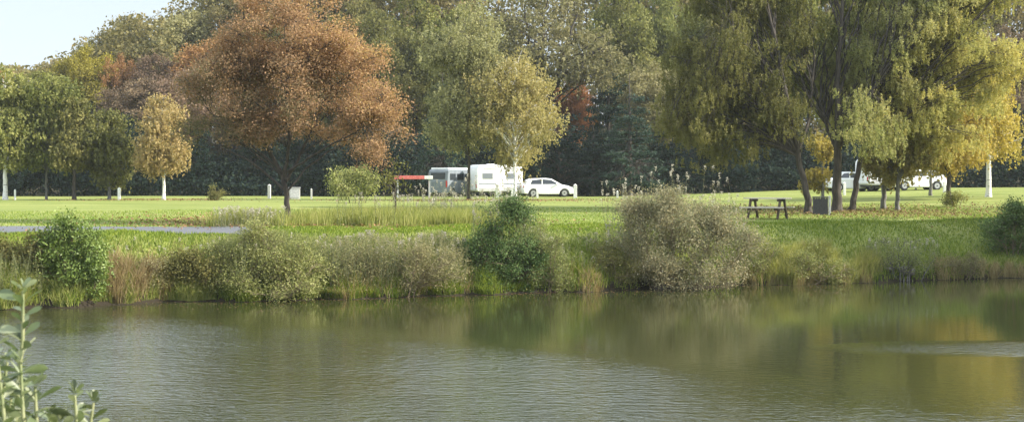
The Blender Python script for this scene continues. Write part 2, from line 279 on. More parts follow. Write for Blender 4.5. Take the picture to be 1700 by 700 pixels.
# ------------------------------------------------------------------ trees
def gen_tree(name, seed, trunks, r0, blobs, nlobe, lobe_r, ncl, nleaf, cl_r, leaf, aspect=.6, droop=0, shell=.55, up=.75, flat=.6, twig=.012, hue_hz=0, tube_k=7, bk=.010, hang=0.0, k0=6, grad=None):
    """returns wood mesh, leaf mesh. blobs: (cx,cy,cz, rx,ry,rz[, weight]) ellipsoids that make up the crown"""
    rg = np.random.default_rng(seed)
    tb = Tubes(); TP = []
    for tr in trunks:
        P = np.array(tr['p'], float)
        n = 24; s = np.linspace(0, 1, len(P)); q = np.linspace(0, 1, n)
        Q = np.stack([np.interp(q, s, P[:, k]) for k in range(3)], -1)
        ker = np.array([1, 2, 3, 2, 1]) / 9.; 
        for k in range(3): Q[2:-2, k] = np.convolve(Q[:, k], ker, 'valid')
        Q[1:, :2] += rg.normal(0, tr.get('wob', .03), (n - 1, 2))
        rr = tr['r'] * ((1 - q) ** .8 * .88 + .05); rr[0] *= 1.35; rr[1] *= 1.08
        tb.add(Q, rr, 9); TP += [(Q[k], rr[k]) for k in range(k0, n)]
    TQ = np.array([t[0] for t in TP]); TR = np.array([t[1] for t in TP])
    bl = np.array([bb[:6] for bb in blobs], float); wt = np.array([bb[6] if len(bb) > 6 else bb[3] * bb[4] * bb[5] for bb in blobs]) ** .8; wt /= wt.sum()
    C_, U_, Nn, Ls, T_ = [], [], [], [], []
    cen = (bl[:, :3] * wt[:, None]).sum(0)
    for li in range(nlobe):
        k = rg.choice(len(bl), p=wt); d = unit(rg.normal(size=3)); rad = shell + (1 - shell) * rg.random() ** .5 if rg.random() < .8 else rg.random()
        lc = bl[k, :3] + d * bl[k, 3:6] * rad * .88
        # branch: from the trunk point best placed below it
        dh = np.hypot(lc[0] - TQ[:, 0], lc[1] - TQ[:, 1]); cost = rg.random(len(TQ)) * 1.1 + dh + 1.6 * np.abs(lc[2] - TQ[:, 2] - dh * up) + (TQ[:, 2] > lc[2]) * 2 * (1 if not droop else .3)
        j = int(np.argmin(cost)); a = TQ[j]; dist = np.linalg.norm(lc - a)
        mid = a * .45 + lc * .55 + np.array([rg.normal(0, .08), rg.normal(0, .08), .12 + .12 * (droop > 0)]) * dist
        br = min(TR[j] * .6, bk * dist + .012); Bp = bez(a, mid, lc, 8)
        Bp[2:-1] += rg.normal(0, .018 * dist, (5, 3))
        tb.add(Bp, np.linspace(br, twig * 1.3, 8), tube_k - 2)
        lt = rg.random(); lr = lobe_r * (.65 + .7 * rg.random())
        for ci in range(ncl):
            cd = unit(rg.normal(size=3)); cc = lc + cd * lr * np.array([1, 1, flat]) * (rg.random() ** .4)
            if ci % 2 == 0:
                st = Bp[rg.integers(4, 8)]; tb.add(bez(st, (st + cc) / 2 + np.array([0, 0, .1 * lr]), cc, 4), np.linspace(twig, twig * .5, 4), 4)
            n = int(nleaf * (.6 + .8 * rg.random())); ct = rg.random()
            off = rg.normal(size=(n, 3)) * cl_r * np.array([1, 1, flat + .1])
            if droop:
                ns = 5; sid = rg.integers(0, ns, n); so_ = rg.normal(size=(ns, 3)) * cl_r * np.array([1.1, 1.1, .5]); fr = rg.random(n)
                off = so_[sid] + rg.normal(size=(n, 3)) * cl_r * .16; off[:, 2] -= fr * droop * (.5 + rg.random(ns)[sid])
            p = cc + off
            o = unit(p - cen); nn = unit(rg.normal(size=(n, 3)) * .75 + o * .55 + np.array([0, 0, .35]))
            uu = rg.normal(size=(n, 3)) * .7; uu[:, 2] -= .35 + hang
            C_.append(p); U_.append(uu); Nn.append(nn); Ls.append(leaf * (.6 + .8 * rg.random(n)))
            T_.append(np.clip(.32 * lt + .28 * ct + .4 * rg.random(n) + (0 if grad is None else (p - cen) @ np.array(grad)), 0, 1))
    c = np.concatenate(C_); ls = np.concatenate(Ls)
    lm = leaf_mesh(name + '_crown', c, np.concatenate(U_), np.concatenate(Nn), ls, ls * aspect, np.concatenate(T_))
    return tb.mesh(name + '_wood'), lm
def put_tree(name, loc, wood, crown, wmat, cmat, label, cat='tree', group=None, rz=0, sc_=(1, 1, 1)):
    r = empty(name, loc, rz, label, cat, group); r.scale = sc_
    for nm, me, m in (('trunk', wood, wmat), ('crown', crown, cmat)):
        o = bpy.data.objects.new(nm, me); C.objects.link(o); o.parent = r
        if not me.materials: me.materials.append(None)
        o.material_slots[0].link = 'OBJECT'; o.material_slots[0].material = m
    return r
def pix(px, py, D, base):
    """local coordinates of a picture point at distance D, for a thing standing at base"""
    return (X(px, D) - base[0], D - base[1], EYE - (py - HZ) / F * D - base[2])
def pblob(px, py, rx, ry, D, base, dd=0, rd=None):
    s = F / (D + dd); x, y, z = pix(px, py, D + dd, base); return (x, y, z, rx / s, (rd if rd is not None else (rx + ry) / 2 / s), ry / s)
def base_at(px, D): x = X(px, D); return (x, D, gz(x, D) - .04)

# --- the red cherry
D = 54; B = base_at(477, D)
P = lambda px, py, dd=0: pix(px, py, D + dd, B)
trunks = [dict(p=[(0, 0, 0), P(478, 330), P(470, 292), P(440, 240), P(405, 150), P(395, 60)], r=.125, wob=.02),
          dict(p=[P(474, 300), P(497, 262, .3), P(530, 190, .5), P(560, 100, .8)], r=.075, wob=.02),
          dict(p=[P(472, 296), P(480, 240, -.5), P(478, 140, -.8), P(470, 30, -.8)], r=.075, wob=.02),
          dict(p=[P(478, 285), P(540, 245, -.8), P(600, 215, -1.2), P(640, 190, -1.4)], r=.05, wob=.02),
          dict(p=[P(466, 282), P(410, 235, .8), P(350, 190, 1), P(325, 150, 1)], r=.05, wob=.02)]
bl = [pblob(470, 90, 125, 95, D, B), pblob(385, 125, 85, 75, D, B), pblob(345, 175, 60, 55, D, B, .5), pblob(560, 110, 85, 80, D, B), pblob(600, 185, 75, 50, D, B, -.8),
      pblob(470, 190, 110, 55, D, B, -.6), pblob(400, 215, 60, 35, D, B, -.6), pblob(628, 248, 36, 14, D, B, -1.2), pblob(560, 225, 60, 18, D, B, .6), pblob(650, 185, 40, 24, D, B, -.4), pblob(640, 215, 36, 16, D, B, .6),
      pblob(480, 15, 100, 42, D, B), pblob(330, 215, 38, 22, D, B)]
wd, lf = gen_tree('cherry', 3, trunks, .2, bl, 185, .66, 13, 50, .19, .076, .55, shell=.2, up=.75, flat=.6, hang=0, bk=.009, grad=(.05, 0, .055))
put_tree('cherry_tree', B, wd, lf, M['bark'], M['cherry'], 'spreading rusty red autumn tree on a slim dark forked trunk, alone on the lawn')

# --- slim sapling right of it
D = 54; B = base_at(658, D)
wd, lf = gen_tree('sapling', 5, [dict(p=[(0, 0, 0), pix(657, 340, D, B), pix(655, 300, D, B), pix(650, 262, D, B)], r=.05, wob=.015)], .04,
                  [pblob(655, 300, 20, 38, D, B)], 12, .22, 4, 9, .1, .1, .5, flat=1)
put_tree('sapling', B, wd, lf, M['bark'], M['olive'], 'thin young tree with a bare dark stem and few leaves, beside the red tree')

# --- willows on the right
D = 70; B = base_at(1390, D)
P = lambda px, py, dd=0: pix(px, py, D + dd, B)
trunks = [dict(p=[(0, 0, 0), P(1388, 300), P(1392, 230), P(1391, 120), P(1398, 20), P(1400, -90)], r=.26, wob=.03),
          dict(p=[P(1392, 262), P(1375, 215, .6), P(1345, 120, 1), P(1320, 0, 1.5)], r=.11, wob=.03),
          dict(p=[P(1394, 240), P(1440, 170, -.8), P(1480, 80, -1), P(1500, -20, -1)], r=.11, wob=.03)]
bl = [pblob(1390, -40, 150, 110, D, B, 2.2, 2.6), pblob(1470, 90, 90, 90, D, B, .8, 3), pblob(1375, 110, 80, 90, D, B, 2.6, 1.8), pblob(1440, 200, 80, 45, D, B, -1.5, 2.4),
      pblob(1300, 40, 80, 80, D, B, 1.5, 3), pblob(1540, 0, 90, 90, D, B, 0, 3), pblob(1400, 190, 60, 45, D, B, 2.4, 1.4), pblob(1480, 235, 50, 35, D, B, -1.5, 2)]
wd, lf = gen_tree('willow', 11, trunks, .36, bl, 190, .78, 10, 100, .22, .115, .36, droop=.38, shell=.25, up=1.5, flat=.9, hang=.25, grad=(.05, 0, -.02), bk=.006, k0=8)
put_tree('willow_tree', B, wd, lf, M['bark'], M['willow'], 'tall olive green willow with the thickest upright dark trunk, beside the litter bin')
D = 68; B = base_at(1342, D)
trunks = [dict(p=[(0, 0, 0), pix(1340, 320, D, B), pix(1322, 240, D, B), pix(1298, 120, D, B), pix(1272, 0, D, B), pix(1262, -70, D, B)], r=.19, wob=.03),
          dict(p=[pix(1326, 250, D, B), pix(1345, 190, D + .5, B), pix(1352, 100, D + 1, B), pix(1345, 0, D + 1, B)], r=.09, wob=.03),
          dict(p=[pix(1305, 150, D, B), pix(1255, 90, D - .6, B), pix(1200, 40, D - 1, B)], r=.08, wob=.03)]
bl = [pblob(1215, -30, 120, 90, D, B, 1.6, 2.4), pblob(1190, 80, 85, 80, D, B, .5, 3), pblob(1160, 175, 60, 60, D, B, 0, 2.2), pblob(1235, 170, 75, 55, D, B, 1.6, 1.8), pblob(1320, 40, 60, 80, D, B, .6, 1.4), pblob(1305, 190, 45, 40, D, B, -.4, 1.2), pblob(1290, 140, 45, 40, D, B, -.6, .8),
      pblob(1125, 215, 34, 30, D, B, .6, 1.4), pblob(1215, 235, 70, 28, D, B, 1, 1.8), pblob(1300, 120, 70, 90, D, B, 1.2, 1.2), pblob(1150, 130, 60, 80, D, B, 1, 2)]
wd, lf = gen_tree('willow_b', 12, trunks, .28, bl, 165, .74, 10, 96, .22, .115, .36, droop=.35, shell=.25, up=1.5, flat=.9, hang=.25, grad=(-.03, 0, -.02), bk=.006, k0=8)
put_tree('willow_tree', B, wd, lf, M['bark'], M['green'], 'dark green willow whose dark trunk leans left, behind the picnic table')
D = 71; B = base_at(1412, D)
trunks = [dict(p=[(0, 0, 0), pix(1420, 310, D, B), pix(1434, 235, D, B), pix(1462, 150, D, B), pix(1500, 60, D, B), pix(1530, -60, D, B)], r=.17, wob=.03)]
bl = [pblob(1560, 60, 90, 80, D, B, 0, 3), pblob(1510, 170, 70, 60, D, B, .5, 2.4), pblob(1600, -40, 100, 90, D, B, 0, 3.4), pblob(1640, 110, 75, 80, D, B, 1, 2.6), pblob(1560, 215, 80, 45, D, B, 1, 2.2), pblob(1480, 110, 60, 70, D, B, -1, 2)]
wd, lf = gen_tree('willow_c', 13, trunks, .2, bl, 180, .76, 10, 100, .22, .115, .38, droop=.4, shell=.25, up=1.5, flat=.9, hang=.25, grad=(.04, 0, -.03), bk=.006, k0=8)
put_tree('willow_tree', B, wd, lf, M['bark'], M['willowgold'], 'pale yellow green willow on a slim dark trunk leaning right, beside the thick upright trunk')
# --- birches of the right
def birch(px, D, py0, top, bot, w_, seed, cm, label, trunkpx=5, tm='birchbark', lobes=34, group=None, rr=None, leaf=.16, droop=.55, lean=0, name='birch_tree', cl=7, nl=34, cut=.14):
    B = base_at(px, D); s = F / D
    mid = (top + bot) / 2; hh = (bot - top) / 2
    tr = [dict(p=[(0, 0, 0), pix(px + lean * .3, (bot * .7 + top * .3), D, B), pix(px + lean, top + hh * .25, D, B)], r=trunkpx / s * .62, wob=.02)]
    q = random.Random(seed); w2 = w_ / 2
    bl = [pblob(px + lean, mid - hh * .45, w2 * .62, hh * .5, D, B), pblob(px + lean * .6, mid + hh * .25, w2 * .85, hh * .55, D, B)]
    for k in range(5):
        a = q.uniform(-1, 1); hgt = q.uniform(-.5, .75); bl.append(pblob(px + lean * .6 + a * w2 * .62, mid + hh * hgt, w2 * .38, hh * .26, D, B, q.uniform(-1, 1) * w2 / s * .6))
    wd, lf = gen_tree(name, seed, tr, 0, bl, lobes, rr or w2 / s * .22, cl, nl, cut * w2 / s, leaf, .6, droop=droop, up=.9, flat=.9, shell=.5, hang=.5, twig=.01, tube_k=6)
    return put_tree(name, B, wd, lf, M[tm], M[cm], label, group=group)
birch(1490, 72, 348, 150, 330, 130, 21, 'gold', 'golden drooping birch whose grey trunk base stands nearest the lawn edge, right of the willows', 7, tm='greybark', lobes=44, lean=5)
birch(1467, 74, 345, 190, 300, 70, 22, 'gold', 'slender grey birch stem just left of the golden drooping birch', 8, tm='greybark', lobes=20)
birch(1641, 88, 320, 80, 272, 135, 23, 'yellow', 'yellow birch with a clean white trunk at the far right of the lawn', 8, lobes=76, leaf=.17)
birch(1575, 84, 320, 130, 290, 160, 24, 'yellow', 'broad yellow birch with leaves hanging almost to the grass, left of the white trunk', 7, tm='bark', lobes=70, leaf=.17)
birch(1366, 88, 330, 215, 310, 72, 25, 'yellow', 'small bright yellow tree glowing between the dark willow trunks', 5, tm='greybark', lobes=22, droop=.4)
birch(1545, 92, 320, 150, 300, 90, 26, 'gold', 'small golden tree behind the white car under the willow', 5, tm='greybark', lobes=18)
# --- birches of the centre
birch(778, 99, 333, -15, 288, 160, 31, 'greygreen', 'tall loose grey green tree on a thin dark trunk in front of the grey van', 5, tm='bark', lobes=130, leaf=.15, droop=.6, nl=46, cut=.12)
birch(855, 97, 333, 70, 280, 165, 32, 'palebirch', 'golden olive birch with a pale stem in front of the white caravan', 5, lobes=110, leaf=.15, droop=.6, nl=46, cut=.12)
# --- the left group
birch(9, 100, 336, 95, 300, 100, 41, 'olive', 'birch with a broad bright white trunk, leftmost on the lawn', 7, lobes=84, leaf=.2)
birch(77, 101, 334, 100, 300, 135, 42, 'olive', 'olive tree on a very thin stem, second from the left on the lawn', 3.5, tm='greybark', lobes=96, leaf=.2)
birch(123, 100, 336, 150, 300, 80, 43, 'green', 'shaded dark green tree on a dark trunk, left of the grey trunked one', 6, tm='bark', lobes=60, leaf=.2, droop=.5)
birch(181, 101, 334, 165, 310, 105, 44, 'green', 'dark green tree with a grey trunk and low crown, left of the golden birch', 5, tm='greybark', lobes=80, leaf=.2, droop=.5)
birch(272, 99, 335, 150, 302, 100, 45, 'goldbirch', 'golden brown birch with a white trunk, right of the shaded green trees', 5, lobes=84, leaf=.17)

# --- woodland behind: a few crown shapes, reused with their own size and colour
def wood_shape(kind, seed):
    rg = random.Random(seed)
    if kind == 'round':
        bl = [(0, 0, 6.1, 2.8, 2.6, 3.0, 40)] + [(rg.uniform(-1, 1) * 2, rg.uniform(-1, 1) * 1.6, rg.uniform(4.2, 7.6), rg.uniform(1, 1.6), rg.uniform(1, 1.5), rg.uniform(.8, 1.4)) for _ in range(7)]
        return gen_tree('round' + str(seed), seed, [dict(p=[(0, 0, 0), (.1, 0, 2.5), (.3, .1, 5), (0, 0, 8.4)], r=.2, wob=.05), dict(p=[(.1, 0, 2.8), (-.8, .2, 4.8), (-1.3, .3, 7)], r=.1, wob=.04)], 0, bl, 90, .62, 9, 40, .20, .135, .7, shell=.5, flat=.75, twig=.012, tube_k=6)
    if kind == 'bare':       # thinner crown with its limbs showing
        bl = [(0, 0, 7, 2.6, 2.2, 2.4), (-1.5, 0, 5.6, 1.5, 1.4, 1.3), (1.6, 0, 5.8, 1.6, 1.4, 1.3)]
        return gen_tree('bare' + str(seed), seed, [dict(p=[(0, 0, 0), (-.1, 0, 2.5), (-.1, 0, 4), (-.9, .1, 8.8)], r=.2, wob=.04), dict(p=[(0, 0, 3), (.7, -.2, 5), (1.6, -.3, 8)], r=.14, wob=.04), dict(p=[(0, 0, 3.6), (.1, -.4, 6), (.5, -.4, 9)], r=.1, wob=.04)], 0, bl, 84, .66, 8, 34, .22, .12, .6, droop=.4, shell=.5, flat=.8, twig=.016, tube_k=6, hang=.5)
    if kind == 'upright':
        bl = [(0, 0, 4, 1.5, 1.5, 2), (0, 0, 6.6, 1.3, 1.3, 2.2), (0, 0, 8.8, .8, .8, 1.2)] + [(rg.uniform(-1, 1) * 1.1, rg.uniform(-1, 1), rg.uniform(3, 7.6), .7, .7, .9) for _ in range(5)]
        return gen_tree('upright' + str(seed), seed, [dict(p=[(0, 0, 0), (.1, 0, 4), (0, 0, 9.4)], r=.16, wob=.04)], 0, bl, 64, .5, 8, 36, .18, .13, .65, droop=.25, shell=.5, flat=.9, twig=.012, tube_k=6)
    if kind == 'conifer':
        bl = []
        for k in range(15):
            z = 1.2 + k * .56; r_ = 2.3 * (1 - (z / 10.2)) + .12
            for a in range(5 if k < 11 else 3):
                th = a * 1.2566 + k * .9 + rg.uniform(-.25, .25); bl.append((math.cos(th) * r_ * .62, math.sin(th) * r_ * .62, z, r_ * .42 + .05, r_ * .42 + .05, .17))
        return gen_tree('conifer' + str(seed), seed, [dict(p=[(0, 0, 0), (0, 0, 5), (0, 0, 9.9)], r=.17, wob=.01)], 0, bl, 150, .34, 5, 18, .15, .17, .4, droop=.22, shell=.3, up=.1, flat=.35, twig=.01, tube_k=6, hang=.3)
    if kind == 'shrubby':    # crown down to the ground
        bl = [(0, 0, 3.2, 3, 2.4, 3), (0, 0, 6, 2, 2, 2.4), (1.8, -.5, 2.4, 1.6, 1.4, 2.2), (-1.9, -.5, 2.6, 1.6, 1.4, 2.3), (.6, -.4, 7.8, 1.2, 1.2, 1.3)]
        return gen_tree('shrubby' + str(seed), seed, [dict(p=[(0, 0, 0), (.1, 0, 2.5), (0, 0, 7.4)], r=.16, wob=.05)], 0, bl, 90, .62, 8, 32, .22, .16, .65, droop=.2, shell=.55, flat=.7, twig=.012, tube_k=6)
SH = {}
for kd, seeds in (('round', (101, 102, 103)), ('bare', (111, 112)), ('upright', (121, 122)), ('conifer', (131, 132)), ('shrubby', (141, 142, 143))):
    SH[kd] = [wood_shape(kd, s_) for s_ in seeds]
HALF = {'round': 3.3, 'bare': 3.2, 'upright': 2.0, 'conifer': 2.3, 'shrubby': 3.5}
# px centre, row of the top, distance, width in pixels, shape, colour, name, label
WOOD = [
 # front edge of the wood, its shade put into the dark leaf colour
 (30, 165, 124, 130, 'shrubby', 'dark', 'broadleaf_tree', 'shade-dark tree at the wood edge behind the white trunked birch'),
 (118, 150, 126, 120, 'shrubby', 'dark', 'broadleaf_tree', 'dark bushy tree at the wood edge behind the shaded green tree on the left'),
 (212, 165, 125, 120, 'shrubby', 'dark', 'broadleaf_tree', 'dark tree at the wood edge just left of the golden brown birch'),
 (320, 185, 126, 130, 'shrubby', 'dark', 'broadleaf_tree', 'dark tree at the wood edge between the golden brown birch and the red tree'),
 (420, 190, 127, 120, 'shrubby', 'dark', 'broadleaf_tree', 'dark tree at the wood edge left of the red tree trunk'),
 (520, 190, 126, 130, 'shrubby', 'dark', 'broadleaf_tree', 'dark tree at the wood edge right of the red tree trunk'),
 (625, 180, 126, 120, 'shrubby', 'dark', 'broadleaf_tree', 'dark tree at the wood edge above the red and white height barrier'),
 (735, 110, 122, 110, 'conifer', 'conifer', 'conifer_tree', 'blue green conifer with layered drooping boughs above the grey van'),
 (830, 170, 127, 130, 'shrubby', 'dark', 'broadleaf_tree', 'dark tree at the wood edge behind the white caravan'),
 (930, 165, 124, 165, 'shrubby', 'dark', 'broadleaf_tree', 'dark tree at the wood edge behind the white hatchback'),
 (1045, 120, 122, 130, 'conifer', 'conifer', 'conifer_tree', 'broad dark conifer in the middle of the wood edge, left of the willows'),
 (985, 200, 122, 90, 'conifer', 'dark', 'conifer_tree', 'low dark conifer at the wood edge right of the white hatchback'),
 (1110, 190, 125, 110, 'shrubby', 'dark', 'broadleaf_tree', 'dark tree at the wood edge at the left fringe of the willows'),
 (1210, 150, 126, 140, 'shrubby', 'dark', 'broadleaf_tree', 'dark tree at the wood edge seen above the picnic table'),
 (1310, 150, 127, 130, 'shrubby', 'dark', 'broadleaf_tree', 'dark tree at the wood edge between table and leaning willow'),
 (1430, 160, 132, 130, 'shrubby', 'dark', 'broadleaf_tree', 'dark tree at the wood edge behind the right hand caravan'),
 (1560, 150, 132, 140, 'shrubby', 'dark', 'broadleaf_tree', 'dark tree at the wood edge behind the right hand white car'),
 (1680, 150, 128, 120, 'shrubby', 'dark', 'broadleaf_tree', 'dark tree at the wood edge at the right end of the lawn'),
 # middle height
 (-5, 90, 140, 90, 'round', 'russet', 'broadleaf_tree', 'orange tinged tree at the left end of the skyline'),
 (60, 95, 138, 125, 'round', 'olive', 'broadleaf_tree', 'olive crown on the skyline above the white trunked birch'),
 (145, 55, 150, 120, 'round', 'limeyellow', 'broadleaf_tree', 'bright yellow green crown on the skyline at the left'),
 (225, 112, 138, 140, 'round', 'brown', 'broadleaf_tree', 'purplish brown crown above the golden brown birch'),
 (262, 68, 150, 110, 'round', 'brown', 'broadleaf_tree', 'faded brown crown below the hilltop on the left'),
 (205, 72, 150, 70, 'round', 'russet', 'broadleaf_tree', 'russet brown crown below the hilltop, right of the yellow green one'),
 (300, 95, 139, 140, 'round', 'brown', 'broadleaf_tree', 'dull brown crown touching the left side of the red tree'),
 (345, 40, 152, 150, 'round', 'russet', 'broadleaf_tree', 'pinkish brown crown behind the upper left of the red tree'),
 (155, 45, 166, 70, 'round', 'green', 'broadleaf_tree', 'small dark crown poking above the yellow green one on the skyline'),
 (225, 4, 165, 170, 'round', 'mixed', 'broadleaf_tree', 'grey green hilltop tree leftmost on the high skyline'),
 (305, -12, 165, 170, 'round', 'greygreen', 'broadleaf_tree', 'grey green hilltop tree above the faded brown crown'),
 (390, -25, 166, 170, 'round', 'mixed', 'broadleaf_tree', 'green hilltop tree showing over the top left of the red tree'),
 (645, -10, 140, 150, 'round', 'green', 'broadleaf_tree', 'dark green tree rising right of the red tree top'),
 (690, -35, 146, 130, 'upright', 'olive', 'broadleaf_tree', 'tall olive tree right of the red tree and above the blue green conifer'),
 (760, -45, 142, 120, 'upright', 'olive', 'broadleaf_tree', 'tall olive tree reaching the top edge above the grey van'),
 (590, -30, 152, 130, 'round', 'green', 'broadleaf_tree', 'green crown behind the upper right of the red tree'),
 (900, -60, 134, 260, 'bare', 'greygreen', 'broadleaf_tree', 'thin crowned pale tree whose dark forked limbs show, above the white car'),
 (950, 112, 139, 90, 'round', 'russet', 'broadleaf_tree', 'small russet crown between the golden birch and the dark conifers'),
 (1045, -55, 144, 170, 'round', 'olive', 'broadleaf_tree', 'tall green tree behind the broad dark conifer'),
 (1010, 60, 136, 110, 'conifer', 'conifer', 'conifer_tree', 'blue green conifer top beneath the tall green trees at the centre'),
 (1090, 85, 132, 140, 'round', 'greygreen', 'broadleaf_tree', 'grey green tree just left of the willows'),
 (1120, -50, 146, 120, 'round', 'olive', 'broadleaf_tree', 'olive tree reaching the top edge left of the willows'),
 (1210, -30, 146, 130, 'round', 'green', 'broadleaf_tree', 'green tree in the wood seen through the leaning willow'),
 (1330, -30, 146, 140, 'round', 'green', 'broadleaf_tree', 'green tree in the wood seen between the willow crowns'),
 (1460, -30, 146, 140, 'round', 'olive', 'broadleaf_tree', 'olive tree in the wood behind the thick upright willow'),
 (1580, -20, 146, 140, 'round', 'green', 'broadleaf_tree', 'green tree in the wood behind the broad yellow birch'),
 (1675, 20, 140, 130, 'round', 'brown', 'broadleaf_tree', 'brown tree in the wood at the right edge above the white trunk'),
 (850, 40, 150, 130, 'round', 'olive', 'broadleaf_tree', 'olive crown low behind the thin crowned pale tree'),
 (450, -10, 156, 140, 'round', 'green', 'broadleaf_tree', 'green crown hidden mostly behind the red tree top'),
 (520, 60, 140, 130, 'round', 'green', 'broadleaf_tree', 'green crown seen through gaps of the red tree'),
]
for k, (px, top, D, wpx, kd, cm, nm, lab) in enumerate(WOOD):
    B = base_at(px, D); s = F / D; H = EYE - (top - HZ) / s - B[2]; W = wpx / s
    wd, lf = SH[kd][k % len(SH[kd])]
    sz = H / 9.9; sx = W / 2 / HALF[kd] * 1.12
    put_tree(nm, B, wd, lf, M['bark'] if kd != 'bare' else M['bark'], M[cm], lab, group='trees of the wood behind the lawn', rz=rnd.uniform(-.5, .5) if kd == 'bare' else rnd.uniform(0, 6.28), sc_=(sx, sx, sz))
# the mass of the wood beyond, one object nobody could count
rg = np.random.default_rng(77); cs = []
wc, wu, wn, wl, wt_ = [], [], [], [], []
for k in range(150):
    px = rg.uniform(-500, 2200); D = rg.uniform(156, 182); x = X(px, D); z0 = gz(x, D)
    topz = np.interp(px, [-500, 0, 120, 190, 300, 400, 2200], [95, 108, 100, 35, -5, -110, -190]); H = EYE - (topz - HZ) / (F / D) - z0; H *= rg.uniform(.86, 1.0)
    n = 3600; d = unit(rg.normal(size=(n, 3))); d[:, 2] = np.sign(d[:, 2]) * np.abs(d[:, 2]) ** .7
    rad = (1 + .18 * np.sin(d[:, 0] * 7 + k) * np.cos(d[:, 2] * 8)) * (.75 + .25 * rg.random(n))
    wc.append(np.stack([x + d[:, 0] * 5 * rad, D + d[:, 1] * 4 * rad, z0 + H * (.47 + .53 * d[:, 2] * rad)], -1)); wu.append(rg.normal(size=(n, 3))); wn.append(unit(d + rg.normal(size=(n, 3)) * .5))
    wl.append(rg.uniform(.28, .6, n)); wt_.append(np.clip(rg.random() * .5 + rg.random(n) * .5, 0, 1))
wl = np.concatenate(wl)
o = link('woodland', leaf_mesh('woodland', np.concatenate(wc), np.concatenate(wu), np.concatenate(wn), wl, wl * .7, np.concatenate(wt_)), M['mixed'])
tag(o, 'dense mass of green woodland on the rising ground behind the nearer trees', 'woodland', kind='stuff')
# undergrowth under the wood edge, leaves coloured dark for the shade there
n = 90000; x = rg.uniform(-70, 75, n); y = 123.5 + rg.random(n) ** 1.5 * 7; hgt = (2.8 + 1.3 * vnoise(x * .31, y * .2, 4) + 1.0 * vnoise(x * .9, y * .5)) * (.5 + smooth((y - 123.5) / 3))
z = ground_z(x, y) + hgt * rg.random(n) ** .7
sz = rg.uniform(.2, .42, n)
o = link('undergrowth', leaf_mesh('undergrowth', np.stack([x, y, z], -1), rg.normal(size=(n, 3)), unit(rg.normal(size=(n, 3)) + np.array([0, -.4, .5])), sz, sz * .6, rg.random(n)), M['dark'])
tag(o, 'low undergrowth in shade-dark leaf along the foot of the wood', 'undergrowth', kind='stuff')

# trees beyond the right edge whose shade lies on the bank
for x_, D_, cm, seed, sx_, lab in ((23.6, 55.8, 'green', 1, 1.2, 'green tree standing close between two others beyond the right end of the scene'), (23.3, 53.0, 'green', 0, 1.25, 'broad green tree on the bank beyond the right end of the scene'), (23.9, 58.2, 'green', 2, 1.2, 'green tree set back from the water beyond the right end of the scene'), (28.5, 55.5, 'olive', 1, 1.4, 'second bank tree further to the right beyond the dark bush'),
                                   (34, 54.0, 'green', 2, 1.3, 'third bank tree, furthest to the right along the water')):
    B = (x_, D_, gz(x_, D_) - .05); wd, lf = SH['shrubby'][seed]
    put_tree('bank_tree', B, wd, lf, M['bark'], M[cm], lab, sc_=(sx_, sx_, 1.5), rz=seed)

# ------------------------------------------------------------------ bushes, herbs and grass
def bush(name, seed, px, D, blobs_px, lm, label, nlobe, nleaf, leaf, aspect=.5, cl=.12, lobe=.28, wm='stem', cat='bush', ncl=7, up=1.2, droop=0, hang=-.3, nst=7, parts=('stems', 'foliage'), flat=.85):
    """blobs_px: (px,py,rx,ry,dd) in picture units at distance D"""
    B = base_at(px, D); s = F / D
    bl = [pblob(a, b_, rx, ry, D, B, dd, rx / s * .75) for a, b_, rx, ry, dd in blobs_px]
    rg = random.Random(seed); tr = []; cr0 = [min(q[2] - q[5] for q in bl), max(q[2] + q[5] for q in bl)]
    for q in list(bl):
        for k in range(3):
            a = rg.uniform(-1.3, 1.3); e_ = rg.uniform(.85, 1.12)
            bl.append((q[0] + math.sin(a) * q[3] * e_, q[1] + rg.uniform(-.3, .3) * q[4], q[2] + math.cos(a) * q[5] * e_, q[3] * .22, q[3] * .2, q[5] * .32, q[3] * q[4] * q[5] * .09))
    for k in range(nst):
        q = bl[rg.randrange(len(bl))]; ex, ey, ez = q[0] + rg.uniform(-.7, .7) * q[3], q[1] + rg.uniform(-.7, .7) * q[4], q[2] + q[5] * rg.uniform(0, .8)
        bx, by = ex * .45, ey * .3; bz = gz(B[0] + bx, B[1] + by) - B[2] - .03
        tr.append(dict(p=[(bx, by, bz), (ex * .7, ey * .7, (ez + bz) / 2), (ex, ey, ez)], r=.022, wob=.012))
    wd, lf = gen_tree(name, seed, tr, 0, bl, nlobe, lobe, ncl, nleaf, cl, leaf, aspect, droop=droop, up=up, flat=flat, shell=.5, twig=.006, tube_k=5, hang=hang)
    r = empty(name, B, 0, label, cat)
    for nm, me, m in ((parts[0], wd, M[wm]), (parts[1], lf, M[lm])):
        link(nm, me, m, r)
    return r
def herbs(name, seed, px0, px1, D0, D1, hfun, n, lm, label, cat='plants', leaf=.07, kind=None, lpm=26, seed_top=0.0, smat='stem', lean=.18, aspect=.3, low=.05, stem_r=.005):
    """upright stems with leaves along them; hfun(px)-> row of the tops at mid distance"""
    rg = np.random.default_rng(seed); Dm = (D0 + D1) / 2; px = rg.uniform(px0, px1, n); t = rg.random(n)
    d0 = np.interp(px, [px0, px1], [D0[0], D0[1]]) if isinstance(D0, tuple) else D0; d1 = np.interp(px, [px0, px1], [D1[0], D1[1]]) if isinstance(D1, tuple) else D1
    return px, t, d0, d1
